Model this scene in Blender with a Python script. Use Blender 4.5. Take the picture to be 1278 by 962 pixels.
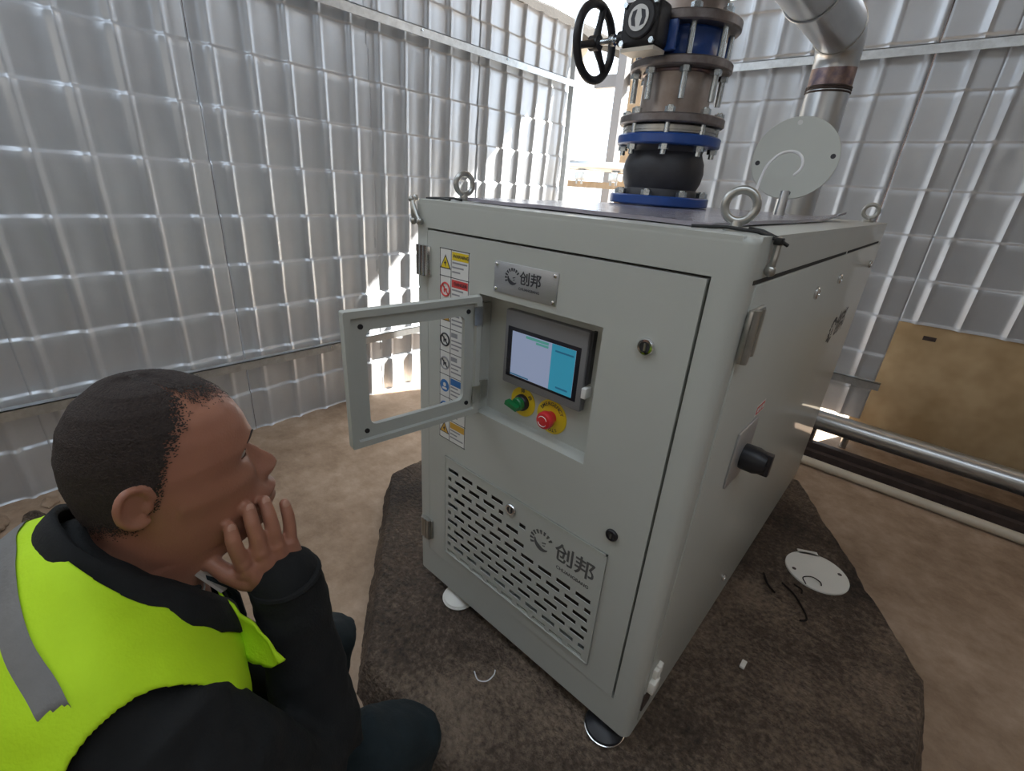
import bpy, bmesh, math, random
from mathutils import Vector, Matrix, noise
random.seed(7)
S = bpy.context.scene
COL = S.collection
for o in list(bpy.data.objects): bpy.data.objects.remove(o)

# ------------------------------------------------------------------ camera, sky, sun, exposure
cam_d = bpy.data.cameras.new('camera'); cam_d.sensor_width = 36; cam_d.lens = 16.335
cam_d.clip_start = 0.02
cam = bpy.data.objects.new('camera', cam_d); COL.objects.link(cam)
right = Vector((0.73844616, 0.67125448, 0.06414592))
down = Vector((0.31159381, -0.25531948, -0.91527114))
fwd = Vector((-0.59800215, 0.69586593, -0.39769842))
m = Matrix((right, -down, -fwd)).transposed().to_4x4()
m.translation = Vector((1.0271, -0.7672, 1.2493))
cam.matrix_world = m
S.camera = cam

w = bpy.data.worlds.new('sky'); S.world = w; w.use_nodes = True
nt = w.node_tree; bg = nt.nodes['Background']
bg.inputs[0].default_value = (0.80, 0.90, 1.0, 1); bg.inputs[1].default_value = 6.0
sun_d = bpy.data.lights.new('sun', 'SUN'); sun_d.energy = 80.0; sun_d.angle = math.radians(0.6)
sun_d.color = (1.0, 0.95, 0.86)
sun = bpy.data.objects.new('sun', sun_d); COL.objects.link(sun)
sun.rotation_euler = Vector((-0.44, -1.0, -0.82)).to_track_quat('-Z', 'Y').to_euler()
sun.location = (2, 6, 6)
S.view_settings.view_transform = 'Standard'; S.view_settings.look = 'None'
S.view_settings.gamma = 1.0; S.view_settings.use_curve_mapping = False
S.view_settings.exposure = -1.08

# ------------------------------------------------------------------ materials
def mat(name, col, rough=0.5, metal=0.0, noise_amt=0.0, noise_scale=8.0, bump=0.0, bump_scale=60.0,
        col2=None, emit=None, emit_s=0.0, coat=0.0, trans=0.0, ior=1.45, detail=6.0, rough_var=0.0, stretch=None, sheen=0.0):
    M = bpy.data.materials.new(name); M.use_nodes = True
    n = M.node_tree.nodes; l = M.node_tree.links; b = n['Principled BSDF']
    b.inputs['Base Color'].default_value = (*col, 1); b.inputs['Roughness'].default_value = rough
    b.inputs['Metallic'].default_value = metal; b.inputs['Coat Weight'].default_value = coat
    b.inputs['Transmission Weight'].default_value = trans; b.inputs['IOR'].default_value = ior
    b.inputs['Sheen Weight'].default_value = sheen
    tc = n.new('ShaderNodeTexCoord')
    src = tc.outputs['Object']
    if stretch:
        mp = n.new('ShaderNodeMapping'); mp.inputs['Scale'].default_value = stretch
        l.new(src, mp.inputs[0]); src = mp.outputs[0]
    if noise_amt or col2:
        nz = n.new('ShaderNodeTexNoise'); nz.inputs['Scale'].default_value = noise_scale
        nz.inputs['Detail'].default_value = detail; nz.inputs['Roughness'].default_value = 0.62
        l.new(src, nz.inputs['Vector'])
        mx = n.new('ShaderNodeMix'); mx.data_type = 'RGBA'
        c2 = col2 if col2 else tuple(c * (1 - noise_amt) for c in col)
        mx.inputs[6].default_value = (*col, 1); mx.inputs[7].default_value = (*c2, 1)
        rp = n.new('ShaderNodeValToRGB'); rp.color_ramp.elements[0].position = 0.36; rp.color_ramp.elements[1].position = 0.66
        l.new(nz.outputs['Fac'], rp.inputs[0]); l.new(rp.outputs[0], mx.inputs[0])
        l.new(mx.outputs[2], b.inputs['Base Color'])
        if rough_var:
            mr = n.new('ShaderNodeMapRange'); mr.inputs['To Min'].default_value = max(0.02, rough - rough_var)
            mr.inputs['To Max'].default_value = min(1, rough + rough_var)
            l.new(nz.outputs['Fac'], mr.inputs['Value']); l.new(mr.outputs[0], b.inputs['Roughness'])
    if bump:
        nb = n.new('ShaderNodeTexNoise'); nb.inputs['Scale'].default_value = bump_scale; nb.inputs['Detail'].default_value = 8
        l.new(src, nb.inputs['Vector'])
        bp = n.new('ShaderNodeBump'); bp.inputs['Strength'].default_value = bump; bp.inputs['Distance'].default_value = 0.01
        l.new(nb.outputs['Fac'], bp.inputs['Height']); l.new(bp.outputs[0], b.inputs['Normal'])
    if emit:
        b.inputs['Emission Color'].default_value = (*emit, 1); b.inputs['Emission Strength'].default_value = emit_s
    return M

MT = {}
MT['sheet'] = mat('zinc_sheet', (0.60, 0.635, 0.685), 0.34, 0.42, 0.08, 3.0, 0.04, 25.0, rough_var=0.05)
MT['galv'] = mat('galvanised_steel', (0.62, 0.65, 0.67), 0.38, 0.9, 0.18, 30.0, rough_var=0.1)
MT['galvpipe'] = mat('galvanised_pipe', (0.60, 0.62, 0.64), 0.30, 0.9, 0.08, 5.0, rough_var=0.05)
MT['paint'] = mat('grey_white_powder_coat', (0.47, 0.485, 0.455), 0.42, 0.0, 0.03, 5.0, 0.04, 400.0, coat=0.15)
MT['paint2'] = mat('recess_powder_coat', (0.46, 0.475, 0.445), 0.45, 0.0, 0.03, 5.0, 0.04, 400.0)
MT['gapdark'] = mat('dark_groove_shade', (0.02, 0.02, 0.02), 0.8)
MT['filter'] = mat('dark_filter_mesh', (0.11, 0.095, 0.085), 0.9, 0, 0.4, 90.0)
MT['chrome'] = mat('chrome', (0.72, 0.72, 0.72), 0.16, 1.0)
MT['steel'] = mat('dull_zinc', (0.50, 0.50, 0.48), 0.34, 0.95, 0.2, 40.0)
MT['zincbolt'] = mat('zinc_plated_bolt', (0.62, 0.68, 0.72), 0.25, 0.95, 0.15, 60.0)
MT['blue'] = mat('blue_enamel', (0.02, 0.075, 0.30), 0.35, 0.0, 0.15, 20.0, coat=0.2)
MT['rubber'] = mat('black_rubber', (0.040, 0.040, 0.046), 0.5, 0.0, 0.3, 15.0)
MT['blackplastic'] = mat('black_plastic', (0.016, 0.016, 0.02), 0.4)
MT['blackcast'] = mat('black_cast_iron', (0.018, 0.017, 0.02), 0.45, 0.0, 0.2, 50.0, 0.1, 120)
MT['rawsteel'] = mat('scaled_raw_steel', (0.46, 0.41, 0.38), 0.45, 0.75, 0, 6.0, 0.1, 50, col2=(0.30, 0.24, 0.21))
MT['flangesteel'] = mat('flange_steel', (0.27, 0.25, 0.25), 0.45, 0.8, 0, 14.0, col2=(0.15, 0.12, 0.11))
MT['weld'] = mat('heat_tinted_weld', (0.36, 0.25, 0.20), 0.4, 0.85, 0, 20.0, col2=(0.14, 0.11, 0.14))
MT['greybezel'] = mat('grey_bezel_plastic', (0.20, 0.20, 0.21), 0.5)
MT['darkbezel'] = mat('dark_screen_border', (0.02, 0.02, 0.028), 0.2)
MT['scr1'] = mat('screen_pale', (0.05, 0.05, 0.06), 0.3, emit=(0.43, 0.52, 0.76), emit_s=0.95)
MT['scr2'] = mat('screen_blue', (0.02, 0.05, 0.08), 0.3, emit=(0.05, 0.45, 0.66), emit_s=0.85)
MT['scr3'] = mat('screen_marks', (0.02, 0.03, 0.06), 0.3, emit=(0.02, 0.20, 0.36), emit_s=0.8)
MT['scr4'] = mat('screen_green', (0.02, 0.05, 0.03), 0.3, emit=(0.15, 0.55, 0.5), emit_s=0.8)
MT['yellow'] = mat('yellow_plastic', (0.72, 0.52, 0.02), 0.45)
MT['red'] = mat('red_plastic', (0.62, 0.03, 0.035), 0.35, coat=0.3)
MT['green'] = mat('green_plastic', (0.01, 0.16, 0.05), 0.35, coat=0.3)
MT['silverplate'] = mat('brushed_aluminium', (0.50, 0.51, 0.53), 0.42, 0.7, 0.1, 40.0, stretch=(1, 1, 20))
MT['ink'] = mat('dark_ink', (0.045, 0.045, 0.055), 0.6)
MT['greyink'] = mat('grey_ink', (0.11, 0.11, 0.11), 0.6)
MT['labelwhite'] = mat('label_white', (0.72, 0.72, 0.70), 0.5)
MT['lblyellow'] = mat('label_yellow', (0.75, 0.56, 0.02), 0.5)
MT['lblred'] = mat('label_red', (0.62, 0.07, 0.07), 0.5)
MT['lblblue'] = mat('label_blue', (0.04, 0.17, 0.45), 0.5)
MT['lblorange'] = mat('label_orange', (0.62, 0.36, 0.06), 0.5)
MT['lblink'] = mat('label_fine_print', (0.28, 0.28, 0.30), 0.6)
MT['film'] = mat('film_covered_plate', (0.40, 0.38, 0.44), 0.22, 0.35, 0.25, 18.0, 0.12, 45.0, rough_var=0.1)
MT['whiteplastic'] = mat('white_plastic', (0.80, 0.79, 0.74), 0.45, 0, 0.04, 6)
MT['greydisc'] = mat('pale_grey_painted_disc', (0.56, 0.58, 0.54), 0.45, 0, 0.04, 6)
MT['strand'] = mat('clear_white_strand', (0.82, 0.83, 0.84), 0.2, 0, coat=0.4)
MT['pvc'] = mat('cream_pvc', (0.64, 0.58, 0.48), 0.4, 0, 0.12, 9.0)
MT['rust'] = mat('dark_rusty_steel', (0.085, 0.062, 0.056), 0.7, 0.2, 0.4, 12.0)
MT['wire'] = mat('rusty_wire', (0.018, 0.012, 0.010), 0.7, 0.3)
MT['board'] = mat('stained_board', (0.52, 0.385, 0.225), 0.75, 0, 0, 3.2, 0.1, 30, col2=(0.36, 0.245, 0.125), detail=3)
MT['wood'] = mat('pale_wood', (0.34, 0.25, 0.16), 0.7, 0, 0.25, 4.0, stretch=(8, 8, 1))
MT['tie'] = mat('black_cable_tie', (0.012, 0.012, 0.012), 0.45)
MT['glass'] = mat('clear_acrylic', (1, 1, 1), 0.02, 0, trans=1.0, ior=1.02)
MT['thatch'] = mat('dark_thatch', (0.012, 0.009, 0.007), 0.9, 0, 0.6, 22.0, 0.5, 60)
MT['roofsheet'] = mat('grey_roof_sheet', (0.42, 0.375, 0.33), 0.6, 0.1, 0.1, 4)
MT['darkwall'] = mat('dark_unseen_wall', (0.09, 0.085, 0.08), 0.8, 0, 0.2, 4)  # dark tone picked to swallow sun bounce from the unseen front wall
MT['plaster'] = mat('pale_render', (0.66, 0.62, 0.55), 0.85, 0, 0.15, 2.0)
# people
MT['hair'] = mat('cropped_black_hair', (0.040, 0.027, 0.023), 0.75, 0, 0.5, 260.0, 0.5, 500.0)
MT['jacket'] = mat('black_jacket_cloth', (0.0085, 0.0095, 0.0105), 0.9, 0, 0.2, 30, 0.15, 250, sheen=0.0)
MT['vest'] = mat('fluorescent_yellow_cloth', (0.52, 0.82, 0.012), 0.72, 0, 0.05, 20, 0.12, 300)
MT['stripe'] = mat('grey_reflective_tape', (0.20, 0.20, 0.20), 0.5, 0.1, 0.1, 40, 0.1, 300)
MT['trousers'] = mat('dark_teal_trousers', (0.008, 0.016, 0.020), 0.9, 0, 0.2, 30, 0.15, 200)
MT['shirt'] = mat('off_white_shirt', (0.55, 0.50, 0.45), 0.8, 0, 0.1, 30)
MT['shoe'] = mat('dark_shoe', (0.02, 0.018, 0.016), 0.6)
MT['eyewhite'] = mat('eye_white', (0.55, 0.5, 0.47), 0.2)
MT['iris'] = mat('dark_iris', (0.02, 0.012, 0.01), 0.15)

def skin_material():
    M = bpy.data.materials.new('tanned_skin'); M.use_nodes = True
    n = M.node_tree.nodes; l = M.node_tree.links; b = n['Principled BSDF']
    tc = n.new('ShaderNodeTexCoord')
    nz = n.new('ShaderNodeTexNoise'); nz.inputs['Scale'].default_value = 22; nz.inputs['Detail'].default_value = 5
    l.new(tc.outputs['Object'], nz.inputs['Vector'])
    mx = n.new('ShaderNodeMix'); mx.data_type = 'RGBA'
    mx.inputs[6].default_value = (0.40, 0.185, 0.115, 1); mx.inputs[7].default_value = (0.30, 0.125, 0.085, 1)
    l.new(nz.outputs['Fac'], mx.inputs[0])
    l.new(mx.outputs[2], b.inputs['Base Color'])
    b.inputs['Roughness'].default_value = 0.45
    b.inputs['Subsurface Weight'].default_value = 0.08
    b.inputs['Subsurface Radius'].default_value = (0.01, 0.004, 0.002)
    b.inputs['Subsurface Scale'].default_value = 0.5
    nb = n.new('ShaderNodeTexNoise'); nb.inputs['Scale'].default_value = 350
    l.new(tc.outputs['Object'], nb.inputs['Vector'])
    bp = n.new('ShaderNodeBump'); bp.inputs['Strength'].default_value = 0.12; bp.inputs['Distance'].default_value = 0.003
    l.new(nb.outputs['Fac'], bp.inputs['Height']); l.new(bp.outputs[0], b.inputs['Normal'])
    return M
MT['skin'] = skin_material()

def concrete(name, stops, s1, s2, bump, bscale, rough=0.85):
    """three-tone ground: a broad noise times a fine noise through one ramp"""
    M = bpy.data.materials.new(name); M.use_nodes = True
    n = M.node_tree.nodes; l = M.node_tree.links; b = n['Principled BSDF']
    tc = n.new('ShaderNodeTexCoord')
    a = n.new('ShaderNodeTexNoise'); a.inputs['Scale'].default_value = s1; a.inputs['Detail'].default_value = 4
    c = n.new('ShaderNodeTexNoise'); c.inputs['Scale'].default_value = s2; c.inputs['Detail'].default_value = 10; c.inputs['Roughness'].default_value = 0.7
    l.new(tc.outputs['Object'], a.inputs['Vector']); l.new(tc.outputs['Object'], c.inputs['Vector'])
    mm = n.new('ShaderNodeMix'); mm.inputs[0].default_value = 0.5
    l.new(a.outputs['Fac'], mm.inputs[2]); l.new(c.outputs['Fac'], mm.inputs[3])
    rp = n.new('ShaderNodeValToRGB'); cr = rp.color_ramp
    cr.elements[0].position = stops[0][0]; cr.elements[0].color = (*stops[0][1], 1)
    cr.elements[1].position = stops[-1][0]; cr.elements[1].color = (*stops[-1][1], 1)
    for pos, co in stops[1:-1]:
        e = cr.elements.new(pos); e.color = (*co, 1)
    l.new(mm.outputs[0], rp.inputs[0]); l.new(rp.outputs[0], b.inputs['Base Color'])
    b.inputs['Roughness'].default_value = rough
    d = n.new('ShaderNodeTexNoise'); d.inputs['Scale'].default_value = bscale; d.inputs['Detail'].default_value = 9
    l.new(tc.outputs['Object'], d.inputs['Vector'])
    bp = n.new('ShaderNodeBump'); bp.inputs['Strength'].default_value = min(1, bump); bp.inputs['Distance'].default_value = 0.012 if bump < .5 else 0.03
    l.new(d.outputs['Fac'], bp.inputs['Height']); l.new(bp.outputs[0], b.inputs['Normal'])
    return M
MT['floor'] = concrete('worn_brown_concrete', [(0.36, (0.21, 0.142, 0.092)), (0.5, (0.335, 0.24, 0.168)), (0.64, (0.47, 0.355, 0.265))], 1.3, 9, 0.25, 30)
MT['plinth'] = concrete('rough_dark_concrete', [(0.38, (0.030, 0.021, 0.016)), (0.5, (0.10, 0.070, 0.050)), (0.64, (0.27, 0.20, 0.145))], 3.5, 60, 1.0, 75)
MT['yard'] = concrete('pale_yard_ground', [(0.36, (0.34, 0.28, 0.22)), (0.64, (0.5, 0.44, 0.36))], 1.0, 8, 0.2, 20)

# ------------------------------------------------------------------ mesh helpers
class B:
    """collects shapes in world coordinates"""
    def __init__(s): s.bm = bmesh.new()
    def box(s, x0, x1, y0, y1, z0, z1, bev=0.0, seg=2):
        r = bmesh.ops.create_cube(s.bm, size=1.0)
        vs = r['verts']
        for v in vs:
            v.co = Vector(((x0 + x1) / 2 + v.co.x * (x1 - x0), (y0 + y1) / 2 + v.co.y * (y1 - y0), (z0 + z1) / 2 + v.co.z * (z1 - z0)))
        if bev:
            es = list({e for v in vs for e in v.link_edges})
            bmesh.ops.bevel(s.bm, geom=es, offset=bev, segments=seg, profile=0.5, affect='EDGES')
        return s
    def prism(s, pts, z0, z1, bev=0.0):
        a = [s.bm.verts.new((x, y, z0)) for x, y in pts]; b = [s.bm.verts.new((x, y, z1)) for x, y in pts]
        n = len(pts)
        s.bm.faces.new(a[::-1]); top = s.bm.faces.new(b)
        for i in range(n): s.bm.faces.new((a[i], a[(i + 1) % n], b[(i + 1) % n], b[i]))
        if bev: bmesh.ops.bevel(s.bm, geom=list(top.edges), offset=bev, segments=4, profile=0.5, affect='EDGES')
        return s
    def plate(s, pts, ext):
        """planar polygon (3-D points) given the thickness vector ext"""
        ext = Vector(ext)
        a = [s.bm.verts.new(Vector(p)) for p in pts]; b = [s.bm.verts.new(Vector(p) + ext) for p in pts]
        n = len(pts)
        s.bm.faces.new(a[::-1]); s.bm.faces.new(b)
        for i in range(n): s.bm.faces.new((a[i], a[(i + 1) % n], b[(i + 1) % n], b[i]))
        return s
    def rings(s, rings, cap=True, close=False):
        vs = [[s.bm.verts.new(p) for p in r] for r in rings]
        n = len(rings[0]); k = len(vs)
        for i in range(k if close else k - 1):
            A, C = vs[i], vs[(i + 1) % k]
            for j in range(n): s.bm.faces.new((A[j], A[(j + 1) % n], C[(j + 1) % n], C[j]))
        if cap and not close:
            s.bm.faces.new(vs[0][::-1]); s.bm.faces.new(vs[-1])
        return s
    def tube(s, pts, r, n=10, ends=False, flat=None):
        pts = [Vector(p) for p in pts]; k = len(pts)
        rr = list(r) if hasattr(r, '__len__') else [r] * k
        if ends:   # rounded ends
            d0 = (pts[0] - pts[1]).normalized(); d1 = (pts[-1] - pts[-2]).normalized()
            P0 = [pts[0] + d0 * rr[0] * c for c in (0.97, 0.8, 0.45)]; R0 = [rr[0] * c for c in (0.25, 0.6, 0.89)]
            P1 = [pts[-1] + d1 * rr[-1] * c for c in (0.45, 0.8, 0.97)]; R1 = [rr[-1] * c for c in (0.89, 0.6, 0.25)]
            pts = P0 + pts + P1; rr = R0 + rr + R1; k = len(pts)
        t0 = (pts[1] - pts[0]).normalized()
        up = Vector((0, 0, 1)) if abs(t0.z) < 0.9 else Vector((1, 0, 0))
        u = t0.cross(up).normalized(); rings = []
        for i in range(k):
            t = (pts[min(i + 1, k - 1)] - pts[max(i - 1, 0)]).normalized()
            u = (u - t * u.dot(t)).normalized(); v = t.cross(u)
            rings.append([pts[i] + (u * math.cos(2 * math.pi * j / n) + v * math.sin(2 * math.pi * j / n)) * rr[i] for j in range(n)])
        return s.rings(rings)
    def cyl(s, p0, p1, r0, r1=None, n=24, bev=0.0):
        p0 = Vector(p0); p1 = Vector(p1); r1 = r0 if r1 is None else r1
        if bev:
            t = (p1 - p0).normalized()
            return s.tube([p0, p0 + t * bev, p1 - t * bev, p1], [r0 - bev, r0, r1, r1 - bev], n)
        return s.tube([p0, p1], [r0, r1], n)
    def lathe(s, prof, base, axis=(0, 0, 1), n=40):
        base = Vector(base); ax = Vector(axis).normalized()
        return s.tube([base + ax * h for r, h in prof], [max(r, 1e-4) for r, h in prof], n) if False else s._lathe(prof, base, ax, n)
    def _lathe(s, prof, base, ax, n):
        up = Vector((0, 0, 1)) if abs(ax.z) < 0.9 else Vector((1, 0, 0))
        u = ax.cross(up).normalized(); v = ax.cross(u)
        return s.rings([[base + ax * h + (u * math.cos(2 * math.pi * j / n) + v * math.sin(2 * math.pi * j / n)) * max(r, 1e-4) for j in range(n)] for r, h in prof])
    def torus(s, c, nrm, R, r, n=32, k=10, a0=0.0, a1=2 * math.pi, sx=1.0):
        c = Vector(c); nrm = Vector(nrm).normalized()
        up = Vector((0, 0, 1)) if abs(nrm.z) < 0.9 else Vector((1, 0, 0))
        u = nrm.cross(up).normalized(); v = u.cross(nrm)
        full = abs(a1 - a0 - 2 * math.pi) < 1e-6
        cnt = n if full else n + 1
        rings = []
        for i in range(cnt):
            a = a0 + (a1 - a0) * i / n
            d = u * math.cos(a) * sx + v * math.sin(a); e = (u * math.cos(a) + v * math.sin(a))
            rings.append([c + d * R + (e * math.cos(2 * math.pi * j / k) + nrm * math.sin(2 * math.pi * j / k)) * r for j in range(k)])
        return s.rings(rings, cap=not full, close=full)
    def ell(s, c, r, rot=None, n=20, k=12):
        c = Vector(c)
        rr = bmesh.ops.create_uvsphere(s.bm, u_segments=n, v_segments=k, radius=1.0)
        for v in rr['verts']:
            p = Vector((v.co.x * r[0], v.co.y * r[1], v.co.z * r[2]))
            if rot: p = rot @ p
            v.co = c + p
        return s
    def hexnut(s, c, ax, r, h):
        c = Vector(c); ax = Vector(ax).normalized()
        return s.cyl(c, c + ax * h, r, n=6)

def make(name, b, material, parent=None, smooth=True, ang=38, origin=None):
    bm = b.bm
    bmesh.ops.recalc_face_normals(bm, faces=bm.faces[:])
    off = Vector(parent['_o']) if parent else (Vector(origin) if origin else None)
    if off is None:
        zs = [v.co for v in bm.verts]
        off = Vector((sum(v.x for v in zs) / len(zs), sum(v.y for v in zs) / len(zs), min(v.z for v in zs)))
    for v in bm.verts: v.co -= off
    if smooth:
        a = math.radians(ang)
        for e in bm.edges:
            if len(e.link_faces) == 2 and e.calc_face_angle(0) > a: e.smooth = False
        for f in bm.faces: f.smooth = True
    me = bpy.data.meshes.new(name); bm.to_mesh(me); bm.free()
    o = bpy.data.objects.new(name, me); COL.objects.link(o)
    if material: me.materials.append(MT[material])
    if parent: o.parent = parent
    else: o.location = off
    o['_o'] = tuple(off)
    return o

def tag(o, label, cat, group=None, kind=None):
    if label: o['label'] = label
    if cat: o['category'] = cat
    if group: o['group'] = group
    if kind: o['kind'] = kind
    return o
def thing(name, loc, label, cat, group=None):
    o = bpy.data.objects.new(name, None); COL.objects.link(o); o.location = loc; o['_o'] = tuple(loc)
    o.empty_display_size = 0.1
    return tag(o, label, cat, group)
def struct(o): o['kind'] = 'structure'; return o
def structure_empty(name, loc):
    o = bpy.data.objects.new(name, None); COL.objects.link(o); o.location = loc; o['_o'] = tuple(loc); o['kind'] = 'structure'
    return o

def text_into(b, body, size, o, rt, up, nrm, thick=0.0006):
    """lettering laid flat on a surface: centre o, reading direction rt, up, outward normal nrm"""
    cu = bpy.data.curves.new('lettering', 'FONT'); cu.body = body; cu.size = size
    cu.offset = size * 0.018; cu.align_x = 'CENTER'; cu.align_y = 'CENTER'; cu.resolution_u = 3
    ob = bpy.data.objects.new('lettering_tmp', cu); COL.objects.link(ob)
    bpy.context.view_layer.update()
    me = bpy.data.meshes.new_from_object(ob.evaluated_get(bpy.context.evaluated_depsgraph_get()))
    bpy.data.objects.remove(ob); bpy.data.curves.remove(cu)
    o = Vector(o); rt = Vector(rt); up = Vector(up); nrm = Vector(nrm)
    base = len(b.bm.verts)
    vs = [b.bm.verts.new(o + rt * v.co.x + up * v.co.y + nrm * thick) for v in me.vertices]
    for p in me.polygons:
        try: b.bm.faces.new([vs[i] for i in p.vertices])
        except ValueError: pass
    bpy.data.meshes.remove(me)
    return b

def logo_into(b, o, rt, up, nrm, R, thick=0.0008):
    """crescent sun: thick arc open to the right with rays over the top left, and a small wink inside"""
    o = Vector(o); rt = Vector(rt); up = Vector(up); nrm = Vector(nrm)
    P = lambda x, y: o + (rt * x + up * y) * R
    outer = []; inner = []
    for i in range(19):
        a = math.radians(165 + (325 - 165) * i / 18)
        wdt = 0.08 + 0.30 * math.sin(math.pi * i / 18)
        outer.append(P(math.cos(a) * 0.68, math.sin(a) * 0.68)); inner.append(P(math.cos(a) * (0.68 - wdt), math.sin(a) * (0.68 - wdt)))
    for i in range(18):
        b.plate([outer[i], outer[i + 1], inner[i + 1], inner[i]], nrm * thick)
    for i in range(9):
        a = math.radians(200 - i * 20); da = math.radians(5.5)
        b.plate([P(math.cos(a - da * .7) * .74, math.sin(a - da * .7) * .74), P(math.cos(a - da) * 1.06, math.sin(a - da) * 1.06),
                 P(math.cos(a + da) * 1.06, math.sin(a + da) * 1.06), P(math.cos(a + da * .7) * .74, math.sin(a + da * .7) * .74)], nrm * thick)
    b.plate([P(0.02, 0.10), P(0.36, 0.20), P(0.36, 0.13), P(0.04, 0.0)], nrm * thick)
    b.plate([P(0.08, -0.12), P(0.30, -0.08), P(0.28, -0.15), P(0.10, -0.18)], nrm * thick)
    return b

FX = dict(rt=(1, 0, 0), up=(0, 0, 1), nrm=(0, -1, 0))    # front face of the cabinet
SX = dict(rt=(0, 1, 0), up=(0, 0, 1), nrm=(1, 0, 0))     # right side of the cabinet
W, D, H = 0.8215, 1.7366, 1.2
ZF = -0.175      # floor
ZP = -0.055      # plinth top
XL, YB = -1.62, 2.78

# ------------------------------------------------------------------ structure
fl = B(); fl.box(-6, 7, -7, YB + 0.25, ZF - 0.2, ZF)
tag(make('floor', fl, 'floor', origin=(0, 0, ZF)), None, None, kind='structure')
yd = B(); yd.box(-14, 12, YB + 0.25, 16, ZF - 0.2, ZF - 0.01)
tag(make('floor_yard', yd, 'yard', origin=(0, 6, ZF)), None, None, kind='structure')

def profile(t):
    """inward height of the tile sheet across one wave, t in 0..1 (crest at 0)"""
    t = (t + 0.5) % 1.0 - 0.5
    h = 0.018 * math.exp(-(t / 0.070) ** 2)                     # round crest
    h += 0.009 * (0.5 + 0.5 * math.cos(2 * math.pi * (t - 0.16)))
    return h
def zrows(z0, z1, row, phase):
    k0 = math.floor((z0 - phase) / row); zs = {z0, z1}
    k = k0
    while phase + k * row < z1 + row:
        b = phase + k * row
        for d in (-0.0178, -0.014, -0.010, -0.006, -0.003, 0.0, 0.006, 0.03, 0.07, 0.11, 0.15, 0.19):
            if z0 < b + d < z1: zs.add(b + d)
        k += 1
    return sorted(zs)
def rowstep(z, row, phase):
    f = ((z - phase) / row) % 1.0
    # seen from inside, each tile course swells towards its upper edge and steps back above it
    if f > 0.925: return 0.011 * (0.5 + 0.5 * math.cos(math.pi * (f - 0.925) / 0.075))
    return 0.011 * f / 0.925
def sheet(parent, axis, u0, u1, z0, z1, per, ph, row, rph, lift=0.0, seed=0):
    b = B(); n = max(2, int(round((u1 - u0) / (per / 16)))); us = [u0 + (u1 - u0) * i / n for i in range(n + 1)]
    zs = zrows(z0, z1, row, rph); grid = []
    for z in zs:
        line = []
        for u in us:
            h = profile((u - ph) / per) + rowstep(z, row, rph) + lift
            h += 0.004 * noise.noise(Vector((u * 3.1 + seed, z * 2.3, seed))) + 0.0016 * noise.noise(Vector((u * 14 + seed, z * 11, 3.3)))
            if axis == 'x': line.append(b.bm.verts.new((XL - 0.045 + h, u, z)))
            else: line.append(b.bm.verts.new((u, YB + 0.045 - h, z)))
        grid.append(line)
    for i in range(len(zs) - 1):
        for j in range(n): b.bm.faces.new((grid[i][j], grid[i][j + 1], grid[i + 1][j + 1], grid[i + 1][j]))
    o = make('sheet', b, 'sheet', parent, ang=75)
    sd = o.modifiers.new('gauge', 'SOLIDIFY'); sd.thickness = 0.0012; sd.offset = 0
    return o

wl = structure_empty('wall_left', (XL, 0, ZF))
yl = [-2.6, -1.63, -0.78, 0.07, 0.93, 1.79, 2.77]
for i in range(len(yl) - 1):
    last = yl[i + 1] == 0.07
    sheet(wl, 'x', yl[i], yl[i + 1] + (-0.004 if i == 2 else 0.02), ZF - 0.015, 2.39, 0.172, 0.148, 0.237, 0.31 - 0.237,
          lift=(0.0, 0.003, 0.004, 0.0)[i] if i < 4 else 0.003 * (i % 2), seed=i)
make('stud', B().box(XL - 0.10, XL - 0.062, 0.04, 0.10, ZF, 2.36), 'rust', wl)  # dark post added behind the seam so its gap reads as shade
def rail(parent, axis, u0, u1, z, inset=0.0):
    """angle-iron rail: a flat flange facing the room over a short shelf"""
    b = B()
    if axis == 'x':
        b.box(XL + 0.012, XL + 0.052, u0, u1, z + 0.030, z + 0.034); b.box(XL + 0.048, XL + 0.052, u0, u1, z - 0.012, z + 0.034)
    else:
        b.box(u0, u1, YB - 0.052, YB - 0.012, z + 0.030, z + 0.034); b.box(u0, u1, YB - 0.052, YB - 0.048, z - 0.012, z + 0.034)
    return make('rail', b, 'galv', parent)
rail(wl, 'x', -2.58, YB - 0.03, 2.0); rail(wl, 'x', -2.58, YB - 0.03, 0.245); 
for y in [-2.35 + 0.72 * k for k in range(7)]:       # hex-head screws on the rails
    for z in (2.018, 0.262):
        make('screw', B().cyl((XL + 0.050, y, z), (XL + 0.058, y, z), 0.007, n=6), 'zincbolt', wl)

wb = structure_empty('wall_back', (0.8, YB, ZF))
make('stud', B().box(0.645, 0.705, YB + 0.062, YB + 0.10, ZF, 2.36), 'rust', wb)  # added dark backing for the shaded seam between two sheets
sheet(wb, 'y', -0.72, 0.672, ZF + 0.01, 2.39, 0.19, 0.085, 0.235, 0.43, lift=0.003, seed=21)
# second sheet is notched: its right-hand part stops well above the floor
sheet(wb, 'y', 0.678, 0.955, ZF + 0.16, 2.39, 0.19, 0.085, 0.235, 0.43, seed=22)
sheet(wb, 'y', 0.955, 1.65, 0.648, 2.39, 0.19, 0.085, 0.235, 0.43, seed=22)
sheet(wb, 'y', 1.64, 2.60, 0.648, 2.39, 0.19, 0.085, 0.235, 0.43, lift=0.003, seed=24)
sheet(wb, 'y', 2.59, 3.40, 0.648, 2.39, 0.19, 0.085, 0.235, 0.43, seed=25)
rail(wb, 'y', -0.72, 3.4, 2.0); rail(wb, 'y', -0.72, 0.99, 0.235)

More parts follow.
